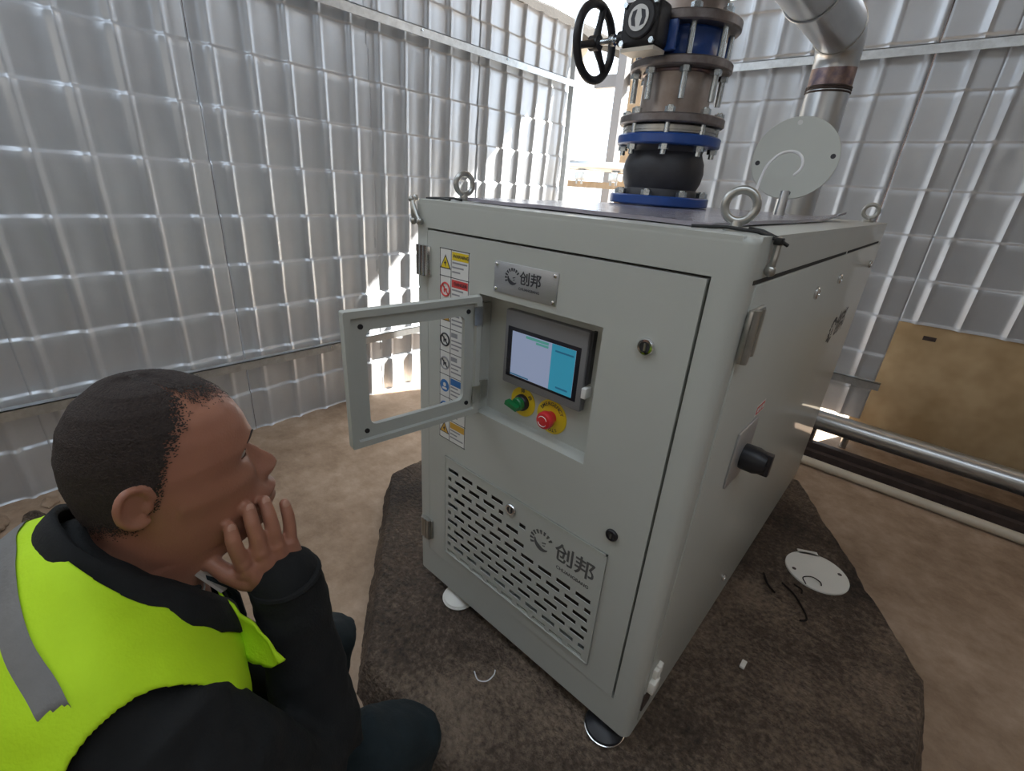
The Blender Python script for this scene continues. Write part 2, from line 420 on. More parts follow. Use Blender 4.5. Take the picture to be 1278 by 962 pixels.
wr = structure_empty('wall_right', (3.4, 1.5, ZF))
b = B(); b.box(3.40, 3.44, -2.6, YB + 0.05, ZF, 3.03)
make('panel', b, 'roofsheet', wr)  # unseen wall, its warm tone lightened to bounce light onto the cabinet side
wf = structure_empty('wall_front', (1, -2.6, ZF))
make('panel', B().box(XL - 0.03, 3.44, -2.64, -2.60, ZF, 3.03), 'darkwall', wf)  # unseen wall, added and darkened to keep bounced light off the cabinet front
# corner post and jamb of the gap in the back wall
b = B(); b.box(XL - 0.005, XL + 0.045, YB - 0.02, YB + 0.03, ZF, 3.02); tag(make('trim_1', b, 'galv'), None, None, kind='structure')
b = B(); b.box(-0.77, -0.72, YB - 0.02, YB + 0.03, ZF, 3.02); tag(make('trim_2', b, 'galv'), None, None, kind='structure')
b = B(); b.box(3.35, 3.40, YB - 0.03, YB + 0.02, ZF, 3.02); tag(make('trim_3', b, 'galv'), None, None, kind='structure')
# roof on posts, unseen; open front bay and deep eave shaped to steer skylight and sun
b = B()
n = 60
for i in range(n):
    x0 = -1.95 + 5.6 * i / n; x1 = -1.95 + 5.6 * (i + 1) / n; h = 0.02 * (i % 2)
    b.box(x0, x1, -0.45, 3.9, 3.04 + h, 3.075 + h); b.box(x0, x1, -2.75, -1.5, 3.04 + h, 3.075 + h)
tag(make('ceiling', b, 'roofsheet'), None, None, kind='structure')

# stained board behind the notch
b = B(); b.box(0.90, 3.3, YB + 0.05, YB + 0.07, ZF, 0.78, bev=0.002)
bo = make('board', b, 'board'); tag(bo, 'tan water-stained board closing the wall below the short sheets', 'board')
b = B()
b.cyl((1.12, YB + 0.051, 0.575), (1.12, YB + 0.042, 0.575), 0.008, n=6); b.box(1.09, 1.15, YB + 0.047, YB + 0.051, 0.563, 0.587)
make('screw_plate', b, 'rust', bo)

# ------------------------------------------------------------------ plinth
oct_ = [(0.15, -0.31), (0.76, -0.31), (1.385, 0.34), (1.385, 0.84), (0.84, 1.77), (0.0, 1.77), (-0.60, 1.20), (-0.60, 0.295)]
def densify(poly, step):
    out = []
    for i, p in enumerate(poly):
        q = poly[(i + 1) % len(poly)]; L = math.hypot(q[0] - p[0], q[1] - p[1]); k = max(1, int(L / step))
        for j in range(k): out.append((p[0] + (q[0] - p[0]) * j / k, p[1] + (q[1] - p[1]) * j / k))
    return out
ring = densify(oct_, 0.022); cx, cy = 0.41, 0.72
b = B(); rs = []
def rough_pt(x, y, z, amp):
    v = Vector((x * 9, y * 9, z * 9))
    return amp * (noise.noise(v) + 0.6 * noise.noise(v * 2.7) + 0.4 * noise.noise(v * 6.1))
for zz, off in ((ZF - 0.02, 0.05), (ZF + 0.03, 0.03), (ZP - 0.035, 0.012), (ZP - 0.012, 0.004), (ZP - 0.001, -0.008)):
    r = []
    for x, y in ring:
        d = Vector((x - cx, y - cy)); L = d.length; d /= L
        e = off + rough_pt(x, y, zz, 0.010)
        r.append((x + d.x * e, y + d.y * e, zz + rough_pt(x + 5, y, zz, 0.004 if zz > ZF + 0.04 else 0)))
    rs.append(r)
K = 46
for k in range(K - 1, 0, -1):
    f = k / K * 0.985
    r = []
    for x, y in ring:
        X = cx + (x - cx) * f; Y = cy + (y - cy) * f
        edge = max(0.0, (f - 0.72) / 0.28)
        flat = 0.35 if (0.86 < X < 1.3 and 0.9 < Y < 1.5) else 1.0
        r.append((X, Y, ZP + (rough_pt(X, Y, 0, 0.0025 + 0.004 * edge) - 0.003) * flat))
    rs.append(r)
b.rings(rs)
pl = make('concrete_plinth', b, 'plinth', ang=80)
tag(pl, 'low eight-sided rough dark concrete plinth under the grey cabinet', 'plinth')

# ------------------------------------------------------------------ cabinet
cab = thing('machine_cabinet', (W / 2, D / 2, 0), 'light grey steel machine cabinet with touch screen, open window flap and slotted door vent', 'cabinet')
def rrect(x0, x1, y0, y1, r, n=5):
    out = []
    for cx_, cy_, a in ((x1 - r, y1 - r, 0), (x0 + r, y1 - r, 90), (x0 + r, y0 + r, 180), (x1 - r, y0 + r, 270)):
        for i in range(n + 1):
            t = math.radians(a + 90 * i / n); out.append((cx_ + r * math.cos(t), cy_ + r * math.sin(t)))
    return out
DX0, DX1, DZ0, DZ1 = 0.058, 0.762, 0.108, 1.130       # front door
OX0, OX1, OZ0, OZ1 = 0.250, 0.590, 0.700, 1.008       # window opening
VX0, VX1, VZ0, VZ1 = 0.134, 0.686, 0.152, 0.510       # vent panel
YD = -0.003
b = B()
b.prism(rrect(0, W, 0, D, 0.022), 0.0, DZ0 - 0.004)
nx0, nx1 = DX0 - 0.005, DX1 + 0.005
pts = [p for p in rrect(0, W, 0, D, 0.022)]
# walk: corners come as (x1,y1) (x0,y1) (x0,y0) (x1,y0); cut the door niche into the front edge
pts = pts[:18] + [(nx0, 0.0), (nx0, 0.06), (nx1, 0.06), (nx1, 0.0)] + pts[18:]
b.prism(pts, DZ0 - 0.004, DZ1 + 0.005)
b.prism(rrect(0, W, 0, D, 0.022, 8), DZ1 + 0.005, H, bev=0.012)
make('body', b, 'paint', cab, ang=25)
for y0, y1 in ((0.030, 0.875), (0.905, 1.62)):
    make('groove_shade', B().box(W - .002, W + 0.0012, y0, y1, 1.1275, 1.1345), 'gapdark', cab)  # dark strips put in for the shaded groove above the side panel
# side panels, slightly proud
for y0, y1 in ((0.045, 1.70),):
    make('side_panel', B().box(W - 0.001, W + 0.003, y0, y1, 0.03, 1.126, bev=0.0015), 'paint', cab)
# front door
def strips(b, y0, y1, X0, X1, Z0, Z1, holes):
    """rectangular sheet with rectangular holes, cut in strips"""
    zs = sorted({Z0, Z1, *[h[2] for h in holes], *[h[3] for h in holes]})
    for za, zb in zip(zs, zs[1:]):
        cuts = sorted([(h[0], h[1]) for h in holes if h[2] <= za + 1e-6 and h[3] >= zb - 1e-6])
        x = X0
        for c0, c1 in cuts + [(X1, X1)]:
            if c0 - x > 1e-5: b.box(x, c0, y0, y1, za, zb)
            x = c1
    return b
b = strips(B(), YD, 0.025, DX0, DX1, DZ0, DZ1, [(OX0, OX1, OZ0, OZ1), (VX0 + .012, VX1 - .012, VZ0 + .012, VZ1 - .012)])
door = make('front_door', b, 'paint', cab)
# sunken control plate and its reveal
b = B(); b.box(OX0 - 0.004, OX1 + 0.004, 0.040, 0.044, OZ0 - 0.004, OZ1 + 0.004)
b.box(OX0 - 0.004, OX0, 0.024, 0.042, OZ0, OZ1).box(OX1, OX1 + 0.004, 0.024, 0.042, OZ0, OZ1)
b.box(OX0, OX1, 0.024, 0.042, OZ1, OZ1 + 0.004).box(OX0, OX1, 0.024, 0.042, OZ0 - 0.004, OZ0)
make('control_plate', b, 'paint2', cab)
make('filter_mat', B().box(VX0, VX1, 0.044, 0.050, VZ0, VZ1), 'filter', cab)  # filter mat, its colour darkened to stand for the unlit interior
# slotted vent panel
holes = []
zr = [0.470 - i * 0.0305 for i in range(11)]
for i, zc in enumerate(zr):
    k = 0
    s0 = 0.150 - (0.0295 if i % 2 else 0.0)
    while s0 + k * 0.059 < 0.672:
        a0 = max(0.150, s0 + k * 0.059); a1 = min(0.670, s0 + k * 0.059 + 0.043); k += 1
        if i < 4:
            if a0 > 0.45: continue
            a1 = min(a1, 0.452)
            if a0 < 0.425 and a1 > 0.378 and i < 2:
                if a0 < 0.374: a1 = 0.374
                elif a1 > 0.430: a0 = 0.430
                else: continue
        if a1 - a0 > 0.009: holes.append((a0, a1, zc - 0.0068, zc + 0.0068))
b = strips(B(), YD - 0.003, YD - 0.0008, VX0, VX1, VZ0, VZ1, holes)
for x0, x1, z0, z1 in ((VX0, VX0 + .004, VZ0, VZ1), (VX1 - .004, VX1, VZ0, VZ1), (VX0, VX1, VZ1 - .004, VZ1), (VX0, VX1, VZ0, VZ0 + .004)):
    b.box(x0, x1, YD - 0.0048, YD, z0, z1)
make('vent_panel', b, 'paint', door)
make('vent_logo', logo_into(B(), (0.508, YD - 0.0032, 0.428), R=0.036, **FX), 'greyink', door)
make('vent_lettering', text_into(B(), '创邦', 0.058, (0.607, YD - 0.0032, 0.432), **FX), 'greyink', door)
b = B(); text_into(b, 'CHUANGBANG', 0.0135, (0.606, YD - 0.0032, 0.388), **FX); make('vent_small_lettering', b, 'greyink', door)

def cam_lock(x, z, r, y=YD, name='lock', parent=cab, axis='y', material='chrome'):
    b = B()
    if axis == 'y':
        b.lathe([(r * .9, 0), (r, 0.001), (r, 0.004), (r * .86, 0.007), (r * .62, 0.0075), (r * .60, 0.004), (0.0001, 0.004)], (x, y, z), (0, -1, 0), 28)
        o = make(name, b, material, parent)
        b = B(); b.lathe([(r * .58, 0), (r * .58, 0.001), (r * .1, 0.001)], (x, y - .0042, z), (0, -1, 0), 20)
        make('key_core', b, 'rubber', o)
        b = B(); b.box(x - r * .12, x + r * .12, y - 0.008, y - 0.004, z - r * .42, z + r * .42); make('key_slot', b, 'steel', o)
    else:   # on the right side
        b.lathe([(r * .9, 0), (r, 0.001), (r, 0.005), (r * .8, 0.008), (r * .55, 0.008), (r * .5, 0.005), (0.0001, 0.005)], (x, y, z), (1, 0, 0), 24)
        o = make(name, b, material, parent)
        b = B(); b.lathe([(r * .5, 0), (r * .48, 0.0012), (0.0001, 0.0012)], (x + .005, y, z), (1, 0, 0), 18); make('key_core', b, 'rubber', o)
    return o
cam_lock(0.683, 0.996, 0.0165, parent=door)
cam_lock(0.686, 0.567, 0.0145, parent=door, material='blackcast')
cam_lock(0.401, 0.472, 0.0165, y=YD - 0.003, parent=door, material='chrome')

# nameplate
npz0, npz1, npx0, npx1 = 1.024, 1.092, 0.297, 0.474
b = B(); b.box(npx0, npx1, YD - 0.0025, YD, npz0, npz1, bev=0.001)
npl = make('nameplate', b, 'silverplate', cab)
make('logo', logo_into(B(), (0.353, YD - 0.0026, 1.061), R=0.021, **FX), 'ink', npl)
b = text_into(B(), '创邦', 0.030, (0.403, YD - 0.0026, 1.064), **FX); make('lettering', b, 'ink', npl)
b = text_into(B(), 'CHUANGBANG', 0.0082, (0.401, YD - 0.0026, 1.0425), **FX); make('small_lettering', b, 'ink', npl)
for x in (npx0 + .007, npx1 - .007):
    for z in (npz0 + .007, npz1 - .007):
        make('screw', B().lathe([(0.0045, 0), (0.0042, 0.002), (0.002, 0.003), (0.0001, 0.003)], (x, YD - .0025, z), (0, -1, 0), 14), 'chrome', npl)

# strip of warning stickers
lx0, lx1, lz0, lz1 = 0.106, 0.214, 0.566, 1.094
b = B(); b.box(lx0, lx1, YD - 0.0006, YD, lz0, lz1)
lab = make('warning_label', b, 'labelwhite', cab)
lab['label'] = 'strip of eight stacked safety pictogram stickers'
heads = ['lblyellow', 'lblred', 'lblorange', 'labelwhite', 'labelwhite', 'lblblue', 'lblblue', 'lblorange']
ch = (lz1 - lz0) / 8
b = B(); e = YD - 0.0009
for x in (lx0 + .002, lx0 + .043, lx1 - .002): b.box(x - .0009, x + .0009, e, YD, lz0, lz1)
for i in range(9): b.box(lx0, lx1, e, YD, lz1 - ch * i - .0009, lz1 - ch * i + .0009)
make('border_lines', b, 'ink', lab)
for i, hm in enumerate(heads):
    zt = lz1 - ch * i; xc = lx0 + 0.022; zc = zt - ch / 2
    if hm != 'labelwhite': make('header', B().box(lx0 + .046, lx1 - .004, e, YD, zt - 0.023, zt - 0.004), hm, lab)
    else: make('header', B().box(lx0 + .046, lx0 + .07, e, YD, zt - 0.02, zt - 0.008), 'lblink', lab)
    if i in (0, 1):
        b = text_into(B(), 'WARNING' if i == 0 else 'DANGER', 0.0115, (lx0 + .078, e - .0002, zt - .0135), **FX)
        make('header_lettering', b, 'ink', lab)
    b = B()
    for k in range(3): b.box(lx0 + .047, lx1 - (.008 + .012 * ((k + i) % 3)), e, YD, zt - .031 - k * .011, zt - .027 - k * .011)
    make('fine_print', b, 'lblink', lab)
    b = B()
    if i in (0, 2, 7):     # triangles
        P = lambda r: [(xc + r * math.sin(a), e, zc - .003 + r * math.cos(a)) for a in (0, 2.094, 4.189)]
        make('pictogram', B().plate(P(0.023), (0, -.0002, 0)), 'ink', lab)
        make('pictogram_fill', B().plate([(x, y - .0003, z) for x, y, z in P(0.018)], (0, -.0002, 0)), 'lblyellow' if i == 0 else 'lblorange', lab)
        b.plate([(xc - .002, e - .0006, zc + .008), (xc + .005, e - .0006, zc - .001), (xc + .001, e - .0006, zc - .001), (xc + .003, e - .0006, zc - .010), (xc - .006, e - .0006, zc + .001), (xc - .001, e - .0006, zc + .001)], (0, -.0002, 0))
        make('pictogram_mark', b, 'ink', lab)
    else:
        m_ = {1: 'lblred', 3: 'ink', 4: 'lblink', 5: 'lblblue', 6: 'lblblue'}[i]
        if i == 5: b.cyl((xc, e, zc), (xc, e - .0003, zc), 0.018, n=24)
        else: b.torus((xc, e, zc), (0, 1, 0), 0.0165, 0.0022, 28, 6)
        make('pictogram', b, m_, lab)
        b = B()
        if i == 5: b.ell((xc, e - .0004, zc + .003), (.006, .0004, .006)).box(xc - .009, xc + .009, e - .0007, e - .0003, zc - .011, zc - .005)
        else: b.box(xc - .006, xc - .002, e - .0004, e, zc - .008, zc + .007).box(xc + .001, xc + .006, e - .0004, e, zc - .005, zc + .003).plate([(xc - .012, e - .0006, zc + .009), (xc - .009, e - .0006, zc + .012), (xc + .012, e - .0006, zc - .009), (xc + .009, e - .0006, zc - .012)], (0, -.0002, 0))
        make('pictogram_mark', b, 'labelwhite' if i == 5 else ('ink' if i != 1 else 'lblred'), lab)

# touch screen
tx0, tx1, tz0, tz1 = 0.316, 0.548, 0.801, 0.984
b = B(); b.box(tx0, tx1, 0.020, 0.040, tz0, tz1, bev=0.005, seg=2)
tp = make('touch_panel', b, 'greybezel', cab); tp['label'] = 'grey framed touch screen with pale blue display'
make('screen_border', B().box(0.328, 0.534, 0.0190, 0.0205, 0.822, 0.946, bev=0.0008), 'darkbezel', tp)
make('screen', B().box(0.343, 0.523, 0.0180, 0.0192, 0.829, 0.937), 'scr1', tp)
make('screen_sidebar', B().box(0.460, 0.523, 0.0174, 0.0182, 0.829, 0.937), 'scr2', tp)
for q_ in ((0.470, 0.519, .0170, .0175, .921, .925), (0.480, 0.512, .0170, .0175, .838, .842), (0.343, .400, .0174, .0181, .8305, .8335)):
    make('screen_mark', B().box(*q_), 'scr3', tp)
make('screen_title', B().box(0.385, 0.45, .0174, .0181, .929, .935).box(.415, .45, .0174, .0181, .922, .927), 'scr4', tp)
b = B(); b.box(tx1, tx1 + .012, 0.016, 0.040, 0.838, 0.862, bev=.002); make('clip', b, 'labelwhite', tp)
b = B(); b.box(tx1 + .0005, tx1 + .007, 0.026, 0.040, 0.868, 0.984); make('bezel_shadow', b, 'rubber', tp)  # dark strip standing for the shadow along the bezel's right side

# rotary selector
yc = 0.040
def ring_text(b, body, c, R, size, a0, step):
    for i, chr_ in enumerate(body):
        a = math.radians(a0 - i * step); r_ = Vector((math.sin(a), 0, -math.cos(a))) * -1
        upv = Vector((math.cos(a), 0, math.sin(a))); rtv = Vector((math.sin(a), 0, -math.cos(a)))
        text_into(b, chr_, size, Vector(c) + upv * R, rtv, upv, (0, -1, 0))
    return b
sc_ = (0.374, yc, 0.758)
b = B(); b.lathe([(0.038, 0), (0.038, 0.002), (0.036, 0.003), (0.0001, 0.003)], sc_, (0, -1, 0), 36)
sel = make('selector_switch', b, 'yellow', cab); sel['label'] = 'green rotary selector on yellow ring'
b = B(); b.lathe([(0.021, 0), (0.021, 0.008), (0.018, 0.012), (0.0001, 0.012)], (sc_[0], yc - .003, sc_[2]), (0, -1, 0), 28); make('collar', b, 'blackplastic', sel)
b = B(); b.lathe([(0.0165, 0), (0.0165, 0.010), (0.014, 0.013), (0.0001, 0.013)], (sc_[0], yc - .015, sc_[2]), (0, -1, 0), 28)
q = Matrix.Rotation(math.radians(12), 3, 'Y')
bb = bmesh.ops.create_cube(b.bm, size=1.0)
for v in bb['verts']: v.co = Vector((sc_[0] - .006, yc - .034, sc_[2] - .001)) + q @ Vector((v.co.x * .038, v.co.y * .016, v.co.z * .011))
make('knob', b, 'green', sel)
b = ring_text(B(), '停', (sc_[0], yc - .003, sc_[2]), 0.029, 0.014, 92, 30); make('ring_lettering', b, 'ink', sel)
make('ring_lettering', ring_text(B(), '启', (sc_[0], yc - .003, sc_[2]), 0.029, 0.012, 40, 30), 'ink', sel)
es = (0.464, yc, 0.752)
b = B(); b.lathe([(0.043, 0), (0.043, 0.002), (0.041, 0.003), (0.0001, 0.003)], es, (0, -1, 0), 40)
est = make('emergency_stop', b, 'yellow', cab); est['label'] = 'red mushroom push button on yellow ring'
b = B(); b.lathe([(0.015, 0), (0.015, 0.012), (0.0195, 0.013), (0.0215, 0.019), (0.0215, 0.027), (0.019, 0.032), (0.012, 0.034), (0.0001, 0.0345)], (es[0], yc - .003, es[2]), (0, -1, 0), 36); btn = make('button', b, 'red', est)
b = ring_text(B(), 'EMERGENCY', (es[0], yc - .003, es[2]), 0.033, 0.0125, 150, 15); make('ring_lettering', b, 'ink', est)
make('ring_lettering', ring_text(B(), 'STOP', (es[0], yc - .003, es[2]), 0.033, 0.011, 300, 15), 'ink', est)
make('arrow_mark', B().torus((es[0], yc - .0372, es[2]), (0, 1, 0), 0.0125, 0.0009, 20, 6, math.radians(200), math.radians(330)).torus((es[0], yc - .0372, es[2]), (0, 1, 0), 0.0125, 0.0009, 20, 6, math.radians(20), math.radians(150)), 'labelwhite', est)

# window flap, swung open on the left edge of the opening
hx, hy = 0.247, -0.006
U = Vector((0.203 - hx, -0.334 - hy, 0)); flen = U.length; U.normalize(); N = Vector((U.y, -U.x, 0))
if N.x < 0: N = -N           # N looks to the cabinet side (+x)
fz0, fz1 = 0.703, 1.005
def fl_pt(u, z, n): return Vector((hx, hy, 0)) + U * u + Vector((0, 0, z)) + N * n
def rr2(u0, u1, z0, z1, r, n=5):
    return rrect(u0, u1, z0, z1, r, n)
outer = rr2(0.0, flen, fz0, fz1, 0.004); inner = rr2(0.043, flen - 0.046, fz0 + 0.044, fz1 - 0.043, 0.016)
b = B(); R4 = []
mid = rr2(0.014, flen - 0.014, fz0 + 0.014, fz1 - 0.014, 0.004); mid2 = rr2(0.016, flen - 0.016, fz0 + 0.016, fz1 - 0.016, 0.004)
for ringp, nn in ((outer, 0.0), (outer, 0.020), (mid, 0.020), (mid2, 0.012), (inner, 0.012), (inner, 0.0)):
    R4.append([fl_pt(u, z, nn) for u, z in ringp])
b.rings(R4, cap=False, close=True)
flap = make('window_flap', b, 'paint2', cab, ang=30); flap['label'] = 'grey window frame swung open with clear pane'
b = B(); b.plate([fl_pt(u, z, 0.003) for u, z in rr2(0.036, flen - 0.039, fz0 + 0.037, fz1 - 0.036, 0.012)], N * 0.003)
make('pane', b, 'glass', flap)
for u in (0.034, flen - 0.036):
    for z in (fz0 + .034, fz1 - .034):
        make('screw', B().cyl(fl_pt(u, z, 0.011), fl_pt(u, z, 0.0145), 0.0055, n=12), 'blackcast', flap)
for z in (fz0 + 0.055, fz1 - 0.045):
    b = B(); b.tube([fl_pt(-0.004, z - .03, 0.012), fl_pt(-0.004, z + .03, 0.012)], 0.006, 10)
    b.plate([fl_pt(0.0, z - .022, 0.0195), fl_pt(0.022, z - .022, 0.0195), fl_pt(0.022, z + .022, 0.0195), fl_pt(0.0, z + .022, 0.0195)], N * 0.003)
    b.box(hx + 0.003, hx + 0.0085, -0.006, 0.032, z - .024, z + .024)
    make('hinge', b, 'steel', flap)

# corner hinges and latches of the doors
def barrel_hinge(x, y, z, h, axis, name='hinge', material='chrome'):
    b = B()
    if axis == 'front':
        for k in range(3): b.tube([(x - .013 + .013 * k, y - .011, z - h / 2), (x - .013 + .013 * k, y - .011, z + h / 2)], (.0075, .0085, .0075)[k], 12)
        b.box(x - .028, x + .026, y - .008, y, z - h / 2 + .002, z + h / 2 - .002, bev=.002)
    else:
        b.box(W + .002, W + .012, y - .034, y + .040, z - h / 2, z + h / 2, bev=.004)
        b.tube([(W + .012, y - .022, z - h / 2), (W + .012, y - .022, z + h / 2)], .008, 12)
        b.tube([(W + .010, y + .022, z - h / 2 + .004), (W + .010, y + .022, z + h / 2 - .004)], .006, 12)
    return make(name, b, material, cab)
barrel_hinge(0.046, -0.001, 1.056, 0.075, 'front')
barrel_hinge(0.050, -0.001, 0.197, 0.075, 'front', material='steel')
barrel_hinge(W, 0.070, 1.042, 0.092, 'side', material='steel')
b = B(); b.box(W, W + .014, 0.062, 0.098, 0.175, 0.205, bev=.003).box(W, W + .018, 0.050, 0.084, 0.135, 0.172, bev=.003).tube([(W + .010, 0.078, .128), (W + .010, 0.078, .21)], .006, 10)
make('lower_hinge', b, 'whiteplastic', cab)
make('hinge_slot', B().box(W - .002, W + .0045, 0.045, 0.088, 0.068, 0.132, bev=.001), 'rust', cab)
for y, z, r in ((0.585, 1.052, 0.016), (0.885, 1.058, 0.014), (1.545, 1.052, 0.014), (0.575, 0.132, 0.012)):
    cam_lock(W + .003, z, r, y=y, axis='x', name='side_lock')
# printed mark on the side, disconnect switch, small red sticker
make('side_logo', logo_into(B(), (W + .0032, 1.13, 0.850), R=0.052, **SX), 'greyink', cab)
make('side_lettering', text_into(B(), '创邦', 0.095, (W + .0032, 1.28, 0.862), **SX), 'greyink', cab)
b = B(); b.box(W + .003, W + .009, 0.212, 0.345, 0.655, 0.795, bev=.003)
ds = make('disconnect_switch', b, 'silverplate', cab); ds['label'] = 'black rotary disconnect knob on a grey plate'
b = B(); b.lathe([(0.030, 0), (0.031, 0.004), (0.031, 0.030), (0.027, 0.042), (0.022, 0.052), (0.0001, 0.053)], (W + .009, 0.290, 0.712), (1, 0, 0), 30)
b.box(W + .034, W + .070, 0.281, 0.299, 0.684, 0.740, bev=.004)
make('knob', b, 'blackplastic', ds)
b = B(); b.plate([(W + .0032, .315, .800), (W + .0032, .385, .800), (W + .0032, .385, .826), (W + .0032, .315, .826)], (.0006, 0, 0))
sk = make('red_sticker', b, 'labelwhite', cab)
b = B(); b.box(W + .0036, W + .0042, .320, .380, .803, .823); make('sticker_print', b, 'lblred', sk)
b = B()
for k in range(3): b.box(W + .0041, W + .0046, .325 + .018 * k, .338 + .018 * k, .808, .818)
make('sticker_lettering', b, 'labelwhite', sk)

# eyebolts on the lid, with hanging hasps and black ties at the front corners
def eyebolt(x, y, nrm, s=1.0):
    b = B(); b.lathe([(0.020 * s, 0), (0.020 * s, 0.005), (0.010 * s, 0.008), (0.009 * s, 0.016)], (x, y, H), (0, 0, 1), 20)
    b.torus((x, y, H + 0.040 * s), nrm, 0.0245 * s, 0.0070 * s, 32, 12)
    return make('eyebolt', b, 'steel', cab)
eyebolt(0.752, 0.105, (0.35, -0.93, 0)); eyebolt(0.055, 0.12, (0.96, -0.22, 0)); eyebolt(0.765, 1.62, (0.2, -0.97, 0)); eyebolt(0.06, 1.62, (0.7, -0.7, 0))
b = B(); b.tube([(0.70, 0.045, H + .004), (0.745, 0.080, H + .006), (0.80, 0.070, H + .004), (W + .012, 0.075, H - .006), (W + .022, 0.082, H - .012)], 0.0028, 8)
b.tube([(0.772, 0.115, H + .006), (0.80, 0.092, H + .005), (W + .010, 0.078, H - .004)], 0.0028, 8).box(W + .004, W + .016, .066, .084, H - .012, H - .001, bev=.002)
make('cable_tie', b, 'tie', cab)
b = B(); b.tube([(0.015, 0.07, H + .003), (0.055, 0.085, H + .005), (0.095, 0.075, H + .003)], 0.003, 8).tube([(0.0, 0.04, H + .001), (0.04, 0.05, H + .004), (0.085, 0.045, H + .002)], 0.003, 8)
make('cable_tie', b, 'tie', cab)
def hasp(pts, knob):
    b = B(); b.tube(pts, 0.0055, 8); b.ell(pts[0], (.008, .008, .008), n=10, k=6); b.ell(pts[-1], (.009, .009, .010), n=10, k=6)
    return make('hasp', b, 'steel', cab)
hasp([(W + .009, .078, H - .008), (W + .010, .074, H - .026), (W + .010, .072, H - .040), (W + .009, .074, H - .052)], 1)
hasp([(0.004, -.010, H - .002), (0.016, -.012, H - .020), (0.027, -.012, H - .040), (0.034, -.009, H - .052)], 1)
hasp([(-.006, .010, H + .001), (0.006, -.010, H - .012), (0.012, -.012, H - .035), (0.010, -.009, H - .052)], 1)

# levelling feet
for x, y in ((0.170, 0.030), (0.752, 0.026), (0.165, 1.62), (0.70, 1.62)):
    b = B(); b.lathe([(0.001, 0), (0.048, 0.0), (0.052, 0.006), (0.050, 0.013), (0.032, 0.024), (0.016, 0.030), (0.001, 0.030)], (x, y, ZP - .0005), (0, 0, 1), 32)
    ft = make('levelling_foot', b, 'whiteplastic' if x < .5 else 'blackplastic', cab)
    b = B(); b.cyl((x, y, ZP + .028), (x, y, 0.004), 0.011, n=16).hexnut((x, y, ZP + .034), (0, 0, 1), 0.019, 0.012)
    make('foot_stem', b, 'zincbolt', ft)
    b = B(); b.torus((x, y, ZP + .004), (0, 0, 1), 0.0525, 0.0026, 32, 8); make('foot_rim', b, 'whiteplastic' if x < .5 else 'chrome', ft)

# ------------------------------------------------------------------ loose plate on the lid
b = B(); n1, n2 = 24, 40; gridt = []
for i in range(n1 + 1):
    row_ = []
    for j in range(n2 + 1):
        u = i / n1; v = j / n2; x = 0.105 + 0.615 * u; y = 0.085 + 1.30 * v
        z = H + 0.0022 + 0.008 * (1 if v < 1 else 1) + 0.002 * noise.noise(Vector((x * 6, y * 6, 0)))
        curl = max(0.0, u - 0.80) / 0.20 * max(0.0, v - 0.55) / 0.45
        z += 0.022 * curl * curl
        row_.append((x, y, z))
    gridt.append(row_)
tv = [[b.bm.verts.new(p) for p in r] for r in gridt]; bv = [[b.bm.verts.new((p[0], p[1], p[2] - .0075)) for p in r] for r in gridt]
for i in range(n1):
    for j in range(n2):
        b.bm.faces.new((tv[i][j], tv[i + 1][j], tv[i + 1][j + 1], tv[i][j + 1])); b.bm.faces.new((bv[i][j], bv[i][j + 1], bv[i + 1][j + 1], bv[i + 1][j]))
for i in range(n1):
    b.bm.faces.new((tv[i][0], bv[i][0], bv[i + 1][0], tv[i + 1][0])); b.bm.faces.new((tv[i][n2], tv[i + 1][n2], bv[i + 1][n2], bv[i][n2]))
for j in range(n2):
    b.bm.faces.new((tv[0][j], tv[0][j + 1], bv[0][j + 1], bv[0][j])); b.bm.faces.new((tv[n1][j], bv[n1][j], bv[n1][j + 1], tv[n1][j + 1]))
tag(make('cover_plate', b, 'film'), 'thin lilac-grey film-covered plate lying on the cabinet lid', 'plate')

# ------------------------------------------------------------------ blue stack above the lid
AX, AY = 0.215, 0.90
ZB = H + 0.013
def flange(b, z0, z1, r, hole=0.10, c=(AX, AY)):
    return b.lathe([(hole, 0), (r - .004, 0), (r, .004), (r, z1 - z0 - .004), (r - .004, z1 - z0), (hole, z1 - z0)], (c[0], c[1], z0), (0, 0, 1), 56)
def bolt_ring(parent, z0, z1, R, cnt, ph, rad=0.010, head='both', mat_='zincbolt', name='bolt'):
    for i in range(cnt):
        a = math.radians(ph + 360 * i / cnt); x = AX + R * math.cos(a); y = AY + R * math.sin(a)
        b = B(); b.cyl((x, y, z0), (x, y, z1), rad, n=10)
        for z, up in head: b.hexnut((x, y, z), (0, 0, 1 if up else -1), rad * 1.75, 0.015)
        make(name, b, mat_, parent)

ej = thing('expansion_joint', (AX, AY, ZB), 'black rubber expansion joint with blue flanges on top of the cabinet', 'pipe joint')
b = flange(B(), ZB, ZB + 0.030, 0.168); make('flange', b, 'blue', ej)
b = B(); b.lathe([(0.10, 0), (0.128, 0.0), (0.126, 0.012), (0.121, 0.022), (0.131, 0.045), (0.135, 0.075), (0.131, 0.105), (0.118, 0.135), (0.124, 0.15), (0.135, 0.158), (0.135, 0.164), (0.1, 0.164)], (AX, AY, ZB + .030), (0, 0, 1), 48)
make('bellows', b, 'rubber', ej)
zt = ZB + 0.182
b = flange(B(), zt, zt + 0.030, 0.168); make('flange', b, 'blue', ej)
bolt_ring(ej, ZB + .002, ZB + .050, 0.146, 8, 10, head=[(ZB + .031, True)])
b = flange(B(), zt + 0.031, zt + 0.058, 0.148); b.lathe([(0.1, 0), (0.152, 0), (0.152, .004), (0.1, .004)], (AX, AY, zt + .042), (0, 0, 1), 48)
make('gasket_ring', b, 'steel', ej)

